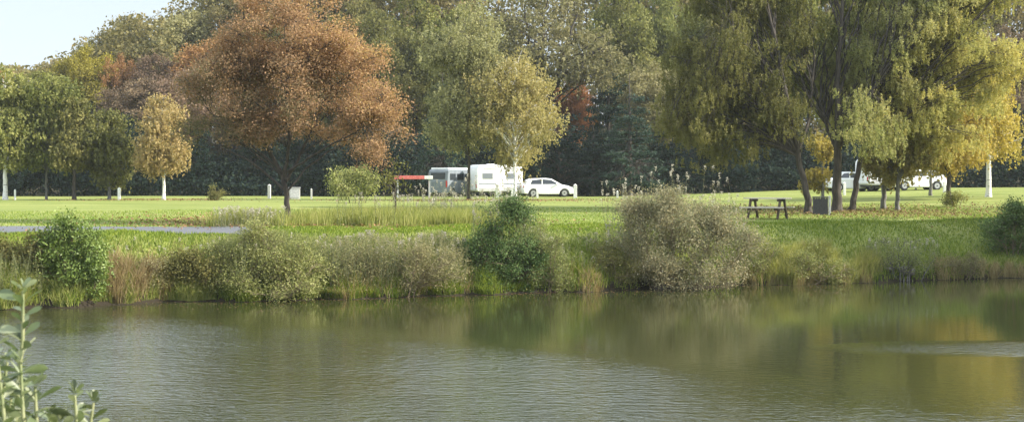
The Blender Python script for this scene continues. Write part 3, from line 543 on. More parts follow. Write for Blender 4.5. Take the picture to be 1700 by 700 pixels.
def herb_patch(name, seed, px0, px1, t0, t1, hfun, n, lm, label, cat, leaf=.08, lpm=24, seed_top=0., lean=.12, aspect=.3, kind=None, smat='greenstem', hvar=.35, seedmat='seed', leafspread=.07, taper=True):
    """stems rooted t0..t1 metres behind the waterline; hfun(px) gives height in metres"""
    rg = np.random.default_rng(seed); px = px0 + (px1 - px0) * rg.random(n); t = t0 + (t1 - t0) * rg.random(n)
    Dg = np.full(n, 46.0)
    for _ in range(4): Dg = shore((px - 850) / F * Dg) + t
    x = (px - 850) / F * Dg; y = Dg; z = ground_z(x, y)
    H = (EYE - (np.array([hfun(p) for p in px]) - HZ) / F * Dg - z) * (1 - hvar * rg.random(n)); H = np.maximum(H, .2)
    x0 = (px0 + px1) / 2; xc = X(x0, float(np.mean(Dg))); yc = float(np.mean(y)); zc = gz(xc, yc)
    base = np.stack([x - xc, y - yc, z - zc - .02], -1)
    ld = rg.normal(size=(n, 3)) * lean; ld[:, 2] = 1; tip = base + ld * H[:, None]
    # stems: thin three sided blades built as ribbons crossed
    Vs = []; Fs = []
    r_ = .004 + .004 * rg.random(n); ang = rg.uniform(0, math.pi, n); side = np.stack([np.cos(ang), np.sin(ang), 0 * ang], -1); side2 = np.stack([-np.sin(ang), np.cos(ang), 0 * ang], -1)
    mid = (base + tip) / 2 + rg.normal(size=(n, 3)) * (.04 * H)[:, None] * np.array([1, 1, 0])
    for sd_ in (side, side2):
        Vs.append(np.stack([base - sd_ * r_[:, None], base + sd_ * r_[:, None], mid + sd_ * r_[:, None] * .8, mid - sd_ * r_[:, None] * .8, tip + sd_ * r_[:, None] * .3, tip - sd_ * r_[:, None] * .3], 1).reshape(-1, 3))
    k = np.arange(2 * n)[:, None] * 6
    Fs = np.concatenate([k + np.array([0, 1, 2, 3]), k + np.array([3, 2, 4, 5])], 0)
    stem = np_mesh(name + '_stems', np.concatenate(Vs), np.full(len(Fs), 4), Fs.ravel(), np.repeat(rg.random(2 * n), 6))
    nl = np.maximum((H * lpm).astype(int), 2); sid = np.repeat(np.arange(n), nl); m = len(sid); f = rg.random(m) ** .85
    bb, mdd, tp = base[sid], mid[sid], tip[sid]; f_ = f[:, None]
    c = (1 - f_) ** 2 * bb + 2 * f_ * (1 - f_) * mdd + f_ ** 2 * tp
    ou = rg.normal(size=(m, 3)); ou[:, 2] = np.abs(ou[:, 2]) * .6 + .2; ou = unit(ou); ls = leaf * (.6 + .8 * rg.random(m)) * ((1.15 - .6 * f) if taper else 1)
    c = c + ou * ls[:, None] * .5 + rg.normal(size=(m, 3)) * leafspread * (1 - .6 * f_) * np.array([1, 1, .6])
    nn = unit(rg.normal(size=(m, 3)) * .7 + np.array([0, -.1, .6])); pt = rg.random(n)
    tint = np.clip(.45 * pt[sid] + .55 * rg.random(m) , 0, 1)
    lv = leaf_mesh(name + '_leaves', c, ou, nn, ls, ls * aspect, tint)
    root = empty(name, (xc, yc, zc), 0, label, cat)
    root['kind'] = 'stuff'
    link('stems', stem, M[smat], root); link('leaves', lv, M[lm], root)
    if seed_top > 0:
        q = np.where(rg.random(n) < seed_top)[0]; k_ = 26; sid = np.repeat(q, k_); m = len(sid); f = rg.random(m)
        c = tip[sid] + np.stack([rg.normal(0, .022, m), rg.normal(0, .022, m), -.02 - .22 * f * rg.random(m) + .03], -1)
        ls = rg.uniform(.02, .055, m); link('seed_heads', leaf_mesh(name + '_seeds', c, rg.normal(size=(m, 3)) + np.array([0, 0, .6]), rg.normal(size=(m, 3)), ls, ls * .6, rg.random(m)), M[seedmat], root)
    return root
def blades(name, seed, px, t, H, W, lm, label, cat='grass', kind='stuff', droop=.5, tint_bias=0, tv=.8):
    rg = np.random.default_rng(seed); n = len(px); Dg = np.full(n, 46.0)
    for _ in range(4): Dg = shore((px - 850) / F * Dg) + t
    x = (px - 850) / F * Dg; y = Dg; z = ground_z(x, y) - .01
    keep = np.abs(y - np.interp(x, tt, cyy)) > 2.45 * (1 - .8 * smooth((x + 9) / 14)); keep |= (x > -8.2)
    px, t, H, W, x, y, z = (q[keep] for q in (px, t, H, W, x, y, z)); n = len(px)
    base = np.stack([x, y, z], -1); a = rg.uniform(0, 2 * math.pi, n); sd_ = np.stack([np.cos(a), np.sin(a), 0 * a], -1); b_ = rg.uniform(0, 2 * math.pi, n); ln = np.stack([np.cos(b_), np.sin(b_), 0 * b_], -1) * (droop * (.3 + rg.random(n)) * H)[:, None]
    up_ = np.array([0, 0, 1.]); Hh = H[:, None]; Wd = W[:, None]
    m1_ = base + up_ * Hh * .55 + ln * .3; tp = base + up_ * Hh * .95 + ln
    V = np.stack([base - sd_ * Wd, base + sd_ * Wd, m1_ + sd_ * Wd * .8, m1_ - sd_ * Wd * .8, tp], 1).reshape(-1, 3); k = np.arange(n)[:, None] * 5
    idx = np.concatenate([k + np.array([[0, 1, 2, 3]]), k + np.array([[3, 2, 4]])], 1).ravel(); fn = np.tile([4, 3], n)
    tint = np.clip(rg.random(n) * tv + (1 - tv) * .5 + tint_bias, 0, 1)
    o = link(name, np_mesh(name, V, fn, idx, np.repeat(tint, 5)), M[lm]); tag(o, label, cat, kind=kind); return o
rg = np.random.default_rng(5)
n = 80000; px = rg.uniform(-60, 1780, n); t = rg.random(n) ** 1.1 * 6.3 + .03
blades('bank_grass', 1, px, t, .07 + .26 * rg.random(n) * (1 + vnoise(px * .03, t * 1.2)) * (1 - .72 * smooth(t / 3)), np.full(n, .012), 'grassb', 'rough green grass covering the slope of the bank', droop=.6)
n = 60000; px = rg.uniform(-60, 1780, n); t = 5.5 + rg.random(n) * 20
blades('lawn_grass', 2, px, t, rg.uniform(.03, .075, n), np.full(n, .014), 'grassb', 'short mown grass blades over the near lawn', droop=.8, tint_bias=.15)
# taller pale grass and weeds behind the path, between the red tree and the dark bush
n = 26000; px = np.concatenate([rg.normal(640, 75, n // 2), rg.normal(410, 28, n // 4), rg.normal(740, 40, n // 4)]); t = np.concatenate([rg.uniform(7.5, 12, n // 2), rg.uniform(7, 9.5, n // 4), rg.uniform(6, 10, n // 4)])
blades('long_grass', 3, px, t, rg.uniform(.25, .75, n), np.full(n, .008), 'tallgrass', 'patch of long pale unmown grass around the thin sapling', droop=.3)
# dry reddish grass at the waterline
def tuss(seed, px0, px1, n, t0, t1, h0, h1, lm, nm, label, droop=.45, w=.009):
    rg = np.random.default_rng(seed); K = max(4, int((px1 - px0) / 9)); cpx = rg.uniform(px0, px1, K); ct = rg.uniform(t0, t1, K); k = rg.integers(0, K, n)
    blades(nm, seed, cpx[k] + rg.normal(0, 5, n), np.clip(ct[k] + rg.normal(0, .18, n), .02, 9), rg.uniform(h0, h1, n), np.full(n, w), lm, label, droop=droop)
tuss(31, 185, 275, 2000, .03, .9, .3, .8, 'drygrass', 'dry_grass', 'rust coloured dead grass right of the glossy bush at the water')
tuss(32, 1235, 1455, 11000, .05, 1.6, .3, .75, 'tallgrass', 'tussock_grass', 'straw and green tussocks along the right hand waterline')
tuss(33, 1235, 1450, 3500, .0, .35, .2, .4, 'drygrass', 'dry_grass', 'reddish brown dead grass hanging into the water at the right')
tuss(34, 930, 1000, 900, .02, .4, .15, .4, 'drygrass', 'dry_grass', 'low brown grass in the gap before the big pinkish bush')
tuss(35, 1560, 1760, 2600, .0, .6, .2, .45, 'drygrass', 'dry_grass', 'brown grass below the dark bush at the right end')
tuss(36, 270, 350, 3000, .05, 1.0, .3, .6, 'tallgrass', 'tussock_grass', 'grass tussocks between the dead grass and the olive weeds')
tuss(37, 540, 780, 1200, .0, .5, .2, .45, 'drygrass', 'dry_grass', 'brown grass at the waterline under the dry reed bed')
tuss(38, 0, 1500, 3500, .6, 2.2, .2, .42, 'tallgrass', 'tussock_grass', 'scattered pale tussocks along the whole bank slope')

tuss(39, -60, 360, 5000, .0, .5, .25, .5, 'tallgrass', 'tussock_grass', 'grass hanging over the waterline at the left', droop=.8)
tuss(40, 340, 1000, 6000, .0, .35, .2, .4, 'grassb', 'tussock_grass', 'grass hanging over the waterline below the weeds', droop=.8)
# bushes (left to right)
bush('dark_bush', 51, 30, 42.2, [(20, 445, 45, 48, .1), (62, 440, 32, 45, .2), (-30, 450, 40, 50, .2), (15, 485, 50, 24, -.2)], 'green', 'olive bush at the left edge behind the glossy one', 110, 24, .08)
bush('glossy_bush', 52, 125, 42.2, [(118, 435, 48, 58, 0), (100, 405, 32, 32, .1), (150, 455, 33, 45, -.1), (95, 470, 35, 36, 0), (135, 400, 22, 24, 0), (165, 440, 20, 35, -.1)], 'laurel', 'glossy bright green leaved bush overhanging the water at the left', 95, 22, .085, .52, cl=.1, lobe=.25)
bush('dark_green_bush', 53, 830, 47.2, [(832, 415, 58, 66, 0), (800, 440, 36, 50, .1), (868, 440, 36, 48, .1), (835, 362, 34, 30, 0), (825, 470, 45, 18, -.2)], 'midgreen', 'dark green shrub with a pale top standing in the water margin at the centre', 150, 26, .075, .4)
bush('pinkish_bush', 54, 1120, 48.7, [(1115, 405, 100, 66, 0), (1045, 425, 55, 48, .1), (1190, 415, 62, 52, 0), (1120, 358, 74, 34, .2), (1175, 368, 52, 30, .2), (1065, 368, 48, 34, .3), (1150, 455, 90, 22, -.2)], 'pinkbrown', 'broad rounded bush of pinkish brown and ochre leaves on the bank', 270, 26, .072, .40, cl=.15, lobe=.36, nst=22)
bush('twiggy_bush', 55, 1500, 52.6, [(1490, 425, 45, 28, 0), (1525, 432, 30, 24, .1), (1460, 430, 22, 18, 0), (1505, 398, 18, 16, 0)], 'herb', 'sparse twiggy shrub above a pale log on the right bank', 34, 14, .065, wm='greybark', nst=12)
bush('dark_bush', 56, 1680, 55.5, [(1690, 395, 68, 46, 0), (1655, 385, 34, 30, .2), (1725, 385, 50, 45, 0), (1680, 362, 30, 16, 0)], 'midgreen', 'deep green bush on the bank at the right edge', 90, 24, .08)
bush('small_shrub', 57, 1335, 52.4, [(1335, 418, 20, 16, 0), (1345, 440, 24, 20, -.2)], 'herb', 'little green weed clump on the bank between the pinkish bush and the twiggy one', 14, 18, .06)
bush('grey_shrub', 58, 590, 86, [(580, 308, 36, 22, 0), (556, 300, 18, 16, 0), (610, 305, 24, 20, 0), (600, 288, 12, 12, 0)], 'herb', 'olive shrub on the lawn left of the height barrier', 46, 14, .12, cl=.16, lobe=.35)
bush('small_conifer', 59, 361, 97, [(361, 322, 10, 14, 0), (356, 330, 14, 7, 0)], 'green', 'knee high green shrub alone on the far lawn right of the golden brown birch', 14, 16, .1, cl=.1, lobe=.2, nst=4)
bush('small_shrub', 60, 1588, 74, [(1585, 332, 18, 9, 0)], 'olive', 'low shrub alone on the lit lawn at the right', 12, 16, .09, cl=.1, lobe=.2, nst=4)
bush('low_bush', 81, 308, 44.0, [(300, 462, 34, 32, 0), (335, 455, 28, 32, 0)], 'green', 'low shaded green bush between the rust coloured grass and the olive weeds', 44, 22, .075)
bush('olive_bush', 82, 440, 44.2, [(400, 445, 50, 48, 0), (450, 430, 52, 52, .1), (500, 450, 44, 44, 0), (370, 465, 30, 32, -.1), (440, 480, 80, 18, -.3)], 'herb', 'rounded pale olive bush at the water below the red tree', 190, 20, .07, .36)
bush('brown_bush', 83, 660, 45.4, [(600, 455, 50, 34, 0), (665, 445, 50, 42, .1), (730, 450, 44, 38, 0), (570, 465, 30, 26, 0)], 'herbbrown', 'brownish thinning bush at the water between the olive bush and the dark green one', 110, 16, .065, .36)
bush('olive_bush', 84, 905, 47.4, [(900, 440, 34, 42, 0), (925, 455, 24, 24, 0), (885, 400, 22, 34, .2)], 'herb', 'small yellowish olive bush pressed against the right of the dark green one', 60, 20, .065, .36)
bush('olive_bush', 85, 1025, 48.4, [(1025, 450, 38, 26, 0), (1010, 430, 22, 22, .2)], 'green', 'low green bush at the left foot of the pinkish bush', 40, 20, .065, .4)
# herb stands
herb_patch('weed_stand', 61, 345, 545, .1, 2.6, lambda p: 376 + 26 * ((p - 440) / 95) ** 2, 560, 'herb', 'stand of tall olive green weeds on the bank below the red tree', 'weeds', lpm=34, leaf=.09, seed_top=.05)
herb_patch('reed_bed', 62, 535, 775, .1, 2.4, lambda p: 385 + 6 * math.sin(p / 17.), 560, 'herbbrown', 'stand of brownish dying weeds between the olive weeds and the dark green shrub', 'weeds', lpm=30, leaf=.085, seed_top=.1)
herb_patch('weed_stand', 63, 555, 765, .1, 1.8, lambda p: 405, 200, 'herb', 'green weeds growing among the dying brown ones', 'weeds', lpm=30, leaf=.09)
herb_patch('weed_stand', 64, 865, 948, .1, 2.0, lambda p: np.interp(p, [865, 900, 948], [345, 375, 430]), 260, 'herb', 'yellowish weeds leaning on the right of the dark green shrub', 'weeds', lpm=34, leaf=.08, seed_top=.1)
herb_patch('seeding_weeds', 65, 1010, 1215, 1.0, 2.8, lambda p: 292 + 14 * math.sin(p / 9.) - 14 * math.sin((p - 1010) / 205 * math.pi), 75, 'herbbrown', 'tall stems with pale fluffy seed heads rising above the pinkish bush', 'weeds', lpm=14, leaf=.07, seed_top=.9, hvar=.42)
herb_patch('seeding_weeds', 66, 780, 880, .6, 2.2, lambda p: 322, 60, 'herb', 'pale seeding stems at the top of the dark green shrub', 'weeds', lpm=20, leaf=.07, seed_top=.8, hvar=.35)
herb_patch('weed_stand', 67, 1440, 1560, .2, 2.0, lambda p: 392, 90, 'herbbrown', 'thin brown weeds around the twiggy shrub', 'weeds', lpm=16, leaf=.06, seed_top=.3)
herb_patch('weed_stand', 68, 355, 470, 6.6, 8.0, lambda p: 340, 110, 'herbbrown', 'feathery weeds beside the end of the visible path', 'weeds', lpm=20, leaf=.06, seed_top=.5)
herb_patch('weed_stand', 69, 560, 770, 7, 11, lambda p: 318, 130, 'herb', 'loose tall weeds in front of the height barrier', 'weeds', lpm=16, leaf=.07, seed_top=.5, lean=.08)
herb_patch('weed_stand', 70, -40, 75, .1, 2.0, lambda p: 405, 160, 'herb', 'weeds mixed into the dark bush at the left edge', 'weeds', lpm=30, leaf=.08)
herb_patch('weed_stand', 71, 1225, 1320, .3, 2.0, lambda p: np.interp(p, [1225, 1320], [385, 432]), 160, 'herb', 'pale green weeds at the right foot of the pinkish bush', 'weeds', lpm=28, leaf=.07)
herb_patch('weed_stand', 72, 950, 1010, .2, 1.6, lambda p: np.interp(p, [950, 1010], [450, 405]), 90, 'herb', 'short green weeds at the left foot of the pinkish bush', 'weeds', lpm=28, leaf=.07)
bush('weed_thicket', 91, 225, 43.6, [(205, 470, 28, 26, 0), (245, 465, 28, 30, 0)], 'herbbrown', 'tawny thicket mixed into the rust coloured grass', 30, 14, .06)
bush('weed_thicket', 92, 1290, 51.0, [(1270, 440, 36, 26, 0), (1330, 448, 40, 20, 0), (1390, 450, 36, 18, 0)], 'herb', 'pale green thicket low along the waterline right of the pinkish bush', 56, 16, .06)
bush('weed_thicket', 93, 1580, 53.6, [(1570, 445, 30, 14, 0), (1610, 440, 30, 16, 0)], 'herbbrown', 'brown thicket between the twiggy shrub and the deep green bush', 30, 14, .06)
herb_patch('seeding_weeds', 94, 690, 870, 7, 10, lambda p: 296 + 12 * math.sin(p / 7.), 110, 'herb', 'pale feathery weeds standing in front of the van and caravan', 'weeds', lpm=13, leaf=.07, seed_top=.7, lean=.07, hvar=.4)
herb_patch('weed_stand', 95, 180, 1000, .5, 2.4, lambda p: 418 + 20 * math.sin(p / 31.), 330, 'herb', 'scattered green weeds poking up between the bank bushes', 'weeds', lpm=22, leaf=.07, seed_top=.2)
herb_patch('seeding_weeds', 96, 1000, 1240, .3, 2.2, lambda p: 330 + 40 * ((p - 1115) / 120.) ** 2 + 10 * math.sin(p / 5.), 170, 'herb', 'pale seeding stems poking out all over the pinkish bush', 'weeds', lpm=16, leaf=.07, seed_top=.8, hvar=.5)
# fallen leaves
def litter(cx, cy, sx, sy, n, seed, label, m='litter'):
    rg = np.random.default_rng(seed); x = rg.normal(cx, sx, n); y = rg.normal(cy, sy, n); k = y > shore(x) + .8; x, y = x[k], y[k]; n = len(x)
    z = ground_z(x, y) + .03 + .05 * rg.random(n); u = rg.normal(size=(n, 3)); u[:, 2] *= .3; sz = rg.uniform(.06, .12, n)
    o = link('fallen_leaves', leaf_mesh('fallen_leaves', np.stack([x, y, z], -1), u, unit(np.array([0, 0, 1.]) + rg.normal(size=(n, 3)) * .5), sz, sz * .7, rg.random(n)), M[m]); tag(o, label, 'fallen leaves', kind='stuff')
litter(X(520, 54), 56, 3.4, 2.8, 9000, 201, 'brown fallen leaves scattered below the red tree')
litter(X(1430, 70), 70, 4.5, 4, 6000, 202, 'yellow brown leaves fallen on the grass below the willows')
litter(X(272, 99), 98, 3, 3, 1500, 203, 'tan leaves fallen below the golden brown birch')
litter(X(830, 98), 95, 6, 4, 2500, 204, 'leaves fallen on the lawn before the white caravan')
n = 700; rgf = np.random.default_rng(205); x = rgf.uniform(-11, 11, n); y = shore(x) - rgf.exponential(1.1, n) - .1; sz = rgf.uniform(.04, .08, n); u = rgf.normal(size=(n, 3)); u[:, 2] = 0
o = link('floating_leaves', leaf_mesh('floating_leaves', np.stack([x, y, 0 * x + .006], -1), u, np.tile([0, 0, 1.], (n, 1)), sz, sz * .7, rgf.random(n)), M['litter']); tag(o, 'small fallen leaves floating on the water close to the bank', 'floating leaves', kind='stuff')

# ------------------------------------------------------------------ built things
def bm_obj(name, bm, m, parent=None, smooth=False):
    me = bpy.data.meshes.new(name); bm.normal_update(); bm.to_mesh(me); bm.free(); return link(name, me, m, parent, smooth)
def box(bm, c, s, rot=None, bevel=0):
    r = bmesh.ops.create_cube(bm, size=1); vs_ = r['verts']; bmesh.ops.scale(bm, vec=s, verts=vs_)
    if rot is not None: bmesh.ops.rotate(bm, cent=(0, 0, 0), matrix=rot, verts=vs_)
    bmesh.ops.translate(bm, vec=c, verts=vs_)
    if bevel: bmesh.ops.bevel(bm, geom=list({e for v in vs_ for e in v.link_edges}), offset=bevel, segments=2, affect='EDGES', profile=.5)
def cyl(bm, c, r, h, axis='Z', seg=20, r2=None):
    res = bmesh.ops.create_cone(bm, cap_ends=True, segments=seg, radius1=r, radius2=r if r2 is None else r2, depth=h)
    if axis == 'Y': bmesh.ops.rotate(bm, cent=(0, 0, 0), matrix=Matrix.Rotation(R(90), 3, 'X'), verts=res['verts'])
    if axis == 'X': bmesh.ops.rotate(bm, cent=(0, 0, 0), matrix=Matrix.Rotation(R(90), 3, 'Y'), verts=res['verts'])
    bmesh.ops.translate(bm, vec=c, verts=res['verts'])
def prism(bm, prof, y0, y1, bevel=0):
    """prof: list of (x,z), extruded in y"""
    a = [bm.verts.new((x, y0, z)) for x, z in prof]; b_ = [bm.verts.new((x, y1, z)) for x, z in prof]; n = len(prof)
    fs = [bm.faces.new(a), bm.faces.new(b_[::-1])]
    for k in range(n): fs.append(bm.faces.new((a[k], b_[k], b_[(k + 1) % n], a[(k + 1) % n])))
    bmesh.ops.recalc_face_normals(bm, faces=fs)
    if bevel: bmesh.ops.bevel(bm, geom=list({e for f in fs[:2] for e in f.edges}), offset=bevel, segments=3, affect='EDGES', profile=.5)
M['white'] = noisy('white_paint', (.80, .80, .81), (.86, .86, .86), 3, .35, 0)
M['whitewood'] = noisy('white_post_paint', (.62, .62, .58), (.80, .80, .77), 9, .7, .1)
M['glass'] = mat('dark_glass', (.02, .025, .03), .08, spec=.8)
M['tint'] = mat('caravan_window', (.16, .18, .20), .12, spec=.8)
M['tyre'] = mat('tyre_rubber', (.02, .02, .02), .85)
M['rim'] = mat('wheel_rim', (.5, .5, .52), .35, .7)
M['plastic'] = mat('dark_plastic', (.04, .04, .045), .5)
M['lamp'] = mat('lamp_lens', (.75, .76, .78), .15)
M['tail'] = mat('tail_lens', (.45, .03, .02), .25)
M['grey'] = noisy('grey_paint', (.15, .175, .20), (.21, .235, .26), 3, .4, 0)
M['red'] = noisy('red_paint', (.50, .10, .09), (.62, .17, .15), 8, .5, 0)
M['galv'] = noisy('galvanised_steel', (.36, .36, .36), (.5, .5, .5), 12, .5, .05)
M['wood'] = noisy('lit_pale_wood', (.42, .38, .30), (.62, .57, .48), 7, .85, .3, (1, 8, 8))  # plank colour lightened for the light glancing off the tabletop
M['woodleg'] = noisy('shade_dark_wood', (.05, .035, .025), (.11, .08, .05), 7, .85, .3, (4, 4, 1))  # leg colour darkened for the shade beneath the tabletop
M['bin'] = noisy('bin_slats', (.035, .033, .036), (.08, .075, .075), 8, .8, .2, (8, 8, 1))
M['concrete'] = noisy('pale_concrete', (.42, .42, .40), (.58, .57, .54), 9, .9, .3)
M['stone'] = noisy('bank_stone', (.16, .14, .12), (.30, .27, .25), 6, .9, .6)

def wheel(parent, x, y, r=.31, w_=.2):
    t = bmesh.new(); cyl(t, (x, y, r), r, w_, 'Y', 24); bmesh.ops.bevel(t, geom=t.edges[:], offset=.02, segments=1, affect='EDGES') if False else None
    wt = bm_obj('wheel', t, M['tyre'], parent); q = bmesh.new(); s = 1 if y > 0 else -1
    cyl(q, (x, y + s * (w_ / 2 + .004), r), r * .64, .03, 'Y', 20); bm_obj('rim', q, M['rim'], wt)
    h = bmesh.new(); cyl(h, (x, y + s * (w_ / 2 + .02), r), r * .16, .02, 'Y', 10); bm_obj('hub_cap', h, M['plastic'], wt)
def car(name, loc, rz, label, paint, kind='hatch', group=None):
    """front towards +x"""
    r = empty(name, loc, rz, label, 'car', group)
    low = [(-1.95, .32), (-1.98, .62), (-1.93, .86), (-1.80, .93), (1.0, .96), (1.55, .86), (1.88, .70), (1.97, .50), (1.93, .24), (1.62, .20)]
    def arch(cx): return [(cx + .37 * math.cos(a), .26 + .37 * math.sin(a)) for a in [R(d) for d in (5, 30, 60, 90, 120, 150, 175)]]
    prof = low + arch(1.22) + [(.8, .20), (-.75, .20)] + arch(-1.22) + [(-1.62, .22), (-1.9, .26)]
    bm = bmesh.new(); prism(bm, prof, -.84, .84, .07); body = bm_obj('body', bm, M[paint], r, False)
    roof = [(-1.86, .90), (-1.62, 1.30), (-1.30, 1.43), (-.2, 1.46), (.25, 1.40), (1.08, .93)] if kind == 'hatch' else [(-1.5, .92), (-1.0, 1.34), (-.7, 1.41), (-.1, 1.43), (.28, 1.37), (1.05, .94)]
    bm = bmesh.new(); n = len(roof)
    def ring(y, k): return [bm.verts.new((x, y * (1 - .13 * (z - .9) / .55), z)) for x, z in roof]
    a, b_ = ring(-.80, 0), ring(.80, 0)
    fs = [bm.faces.new(a), bm.faces.new(b_[::-1])] + [bm.faces.new((a[k], b_[k], b_[k + 1], a[k + 1])) for k in range(n - 1)]
    bmesh.ops.recalc_face_normals(bm, faces=bm.faces[:]); bmesh.ops.bevel(bm, geom=[e for f in fs[:2] for e in f.edges if abs(e.verts[0].co.z) > .95 or abs(e.verts[1].co.z) > .95], offset=.04, segments=2, affect='EDGES')
    bm_obj('cabin', bm, M[paint], r)
    for s in (-1, 1):                                  # side windows
        for poly in (((-1.45, .98), (-1.28, 1.30), (-.55, 1.36), (-.55, .98)), ((-.47, .98), (-.47, 1.36), (.18, 1.31), (.78, .99))) if kind == 'hatch' else (((-1.15, .98), (-.80, 1.30), (-.42, 1.34), (-.42, .98)), ((-.34, .98), (-.34, 1.34), (.2, 1.29), (.76, .99))):
            bm = bmesh.new(); yy = lambda z: s * (.80 * (1 - .13 * (z - .9) / .55) + .006)
            v = [bm.verts.new((x, yy(z), z)) for x, z in poly] + [bm.verts.new((x, yy(z) - s * .02, z)) for x, z in poly]
            bm.faces.new(v[:4]); bm.faces.new(v[4:][::-1])
            for k in range(4): bm.faces.new((v[k], v[(k + 1) % 4], v[4 + (k + 1) % 4], v[4 + k]))
            bmesh.ops.recalc_face_normals(bm, faces=bm.faces[:]); bm_obj('side_window', bm, M['glass'], r)
        bm = bmesh.new(); box(bm, (.62, s * .9, .99), (.14, .16, .12), bevel=.02); bm_obj('door_mirror', bm, M[paint], r)
        bm = bmesh.new(); box(bm, (1.78, s * .62, .68), (.26, .34, .14), bevel=.03); bm_obj('headlight', bm, M['lamp'], r)
        bm = bmesh.new(); box(bm, (-1.93, s * .68, .78), (.09, .22, .2), bevel=.02); bm_obj('tail_light', bm, M['tail'], r)
    def screen(x0, z0, x1, z1, nm):
        bm = bmesh.new(); d = Vector((z1 - z0, 0, -(x1 - x0))); d.normalize(); d = d * .008 * (1 if nm == 'windscreen' else -1)
        if nm == 'windscreen' and d.x < 0: d = -d
        if nm != 'windscreen' and d.x > 0: d = -d
        p = [(x0, -.66, z0), (x0, .66, z0), (x1, .6, z1), (x1, -.6, z1)]; v = [bm.verts.new(Vector(q) + d) for q in p] + [bm.verts.new(Vector(q) - d * .5) for q in p]
        bm.faces.new(v[:4]); bm.faces.new(v[4:][::-1])
        for k in range(4): bm.faces.new((v[k], v[(k + 1) % 4], v[4 + (k + 1) % 4], v[4 + k]))
        bmesh.ops.recalc_face_normals(bm, faces=bm.faces[:]); bm_obj(nm, bm, M['glass'], r)
    a, b_ = roof[-1], roof[-2]; screen(a[0] * .93 + b_[0] * .07, a[1] * .93 + b_[1] * .07, a[0] * .1 + b_[0] * .9, a[1] * .1 + b_[1] * .9, 'windscreen')
    a, b_ = roof[0], roof[1]; screen(a[0] * .8 + b_[0] * .2, a[1] * .8 + b_[1] * .2, a[0] * .08 + b_[0] * .92, a[1] * .08 + b_[1] * .92, 'rear_window')
    for x in (1.22, -1.22):
        for y in (-.76, .76): wheel(r, x, y)
    bm = bmesh.new(); box(bm, (1.93, 0, .36), (.1, 1.1, .16), bevel=.02); bm_obj('grille', bm, M['plastic'], r)
    return r
def rounded(x0, x1, z0, z1, r, n=4, lean=0):
    pts = []
    for cx, cz, a0 in ((x1 - r, z0 + r * .4, -90), (x1 - r, z1 - r, 0), (x0 + r, z1 - r, 90), (x0 + r, z0 + r * .4, 180)):
        rr = r if a0 in (0, 90) else r * .4
        ccx = cx if a0 in (0, 90) else (x1 - rr if a0 == -90 else x0 + rr)
        for k in range(n + 1): a = R(a0 + 90 * k / n); pts.append((ccx + rr * math.cos(a), cz + rr * math.sin(a)))
    return pts
def caravan(loc, rz, label, Ln=4.1, H=2.5, group=None):
    r = empty('caravan', loc, rz, label, 'caravan', group); h = Ln / 2
    bm = bmesh.new(); prism(bm, rounded(-h, h, .42, H, .42), -1.08, 1.08, .06); bm_obj('body', bm, M['white'], r)
    bm = bmesh.new(); box(bm, (0, 0, .36), (Ln * .9, 1.9, .14)); bm_obj('chassis', bm, M['plastic'], r)
    bm = bmesh.new(); box(bm, (0, -1.098, .62), (Ln * .9, .012, .22)); bm_obj('skirt_panel', bm, M['galv'], r)
    bm = bmesh.new(); box(bm, (h + .012, 0, .72), (.03, .52, .12)); bm_obj('number_plate', bm, M['whitewood'], r)
    bm = bmesh.new(); box(bm, (0, -1.1, H - .32), (Ln * .72, .05, .05)); bm_obj('awning_rail', bm, M['galv'], r)
    for s in (-1, 1):
        bm = bmesh.new(); box(bm, (-h - .005, s * .85, .85), (.04, .16, .3), bevel=.01); bm_obj('tail_light', bm, M['tail'], r)
    for s in (-1, 1):
        for x, w_ in ((-h * .55, .9), (h * .5, .95)) if s < 0 else ((-h * .5, .95), (h * .1, .5), (h * .62, .7)):
            bm = bmesh.new(); box(bm, (x, s * 1.085, 1.62), (w_, .03, .5), bevel=.012); f = bm_obj('window', bm, M['galv'], r)
            bm = bmesh.new(); box(bm, (x, s * 1.104, 1.62), (w_ - .1, .012, .40)); bm_obj('pane', bm, M['tint'], f)
        bm = bmesh.new(); box(bm, (0, s * 1.088, 1.02), (Ln * .94, .02, .07)); bm_obj('trim_stripe', bm, M['grey'], r)
        wheel(r, -.1, s * .98, .32, .19)
    bm = bmesh.new(); box(bm, (-.02 * h, -1.09, 1.35), (.62, .03, 1.75), bevel=.012); d = bm_obj('door', bm, M['white'], r)
    bm = bmesh.new(); box(bm, (.22, -1.12, 1.3), (.1, .04, .05)); bm_obj('handle', bm, M['plastic'], d)
    bm = bmesh.new(); box(bm, (h + .005, 0, 1.62), (.05, 1.6, .6), bevel=.015); bm_obj('front_window', bm, M['glass'], r)
    bm = bmesh.new(); box(bm, (-.4, 0, H + .03), (.5, .5, .08), bevel=.02); bm_obj('roof_vent', bm, M['white'], r)
    bm = bmesh.new()
    for s in (-1, 1): box(bm, (h + .5, s * .28, .44), (1.25, .06, .08), Matrix.Rotation(-s * .42, 3, 'Z'))
    v0 = bm_obj('tow_frame', bm, M['galv'], r); 
    bm = bmesh.new(); cyl(bm, (h + .95, 0, .22), .035, .44, seg=10); cyl(bm, (h + .95, 0, .08), .1, .06, 'Y', 12); bm_obj('jockey_wheel', bm, M['plastic'], r)
    return r
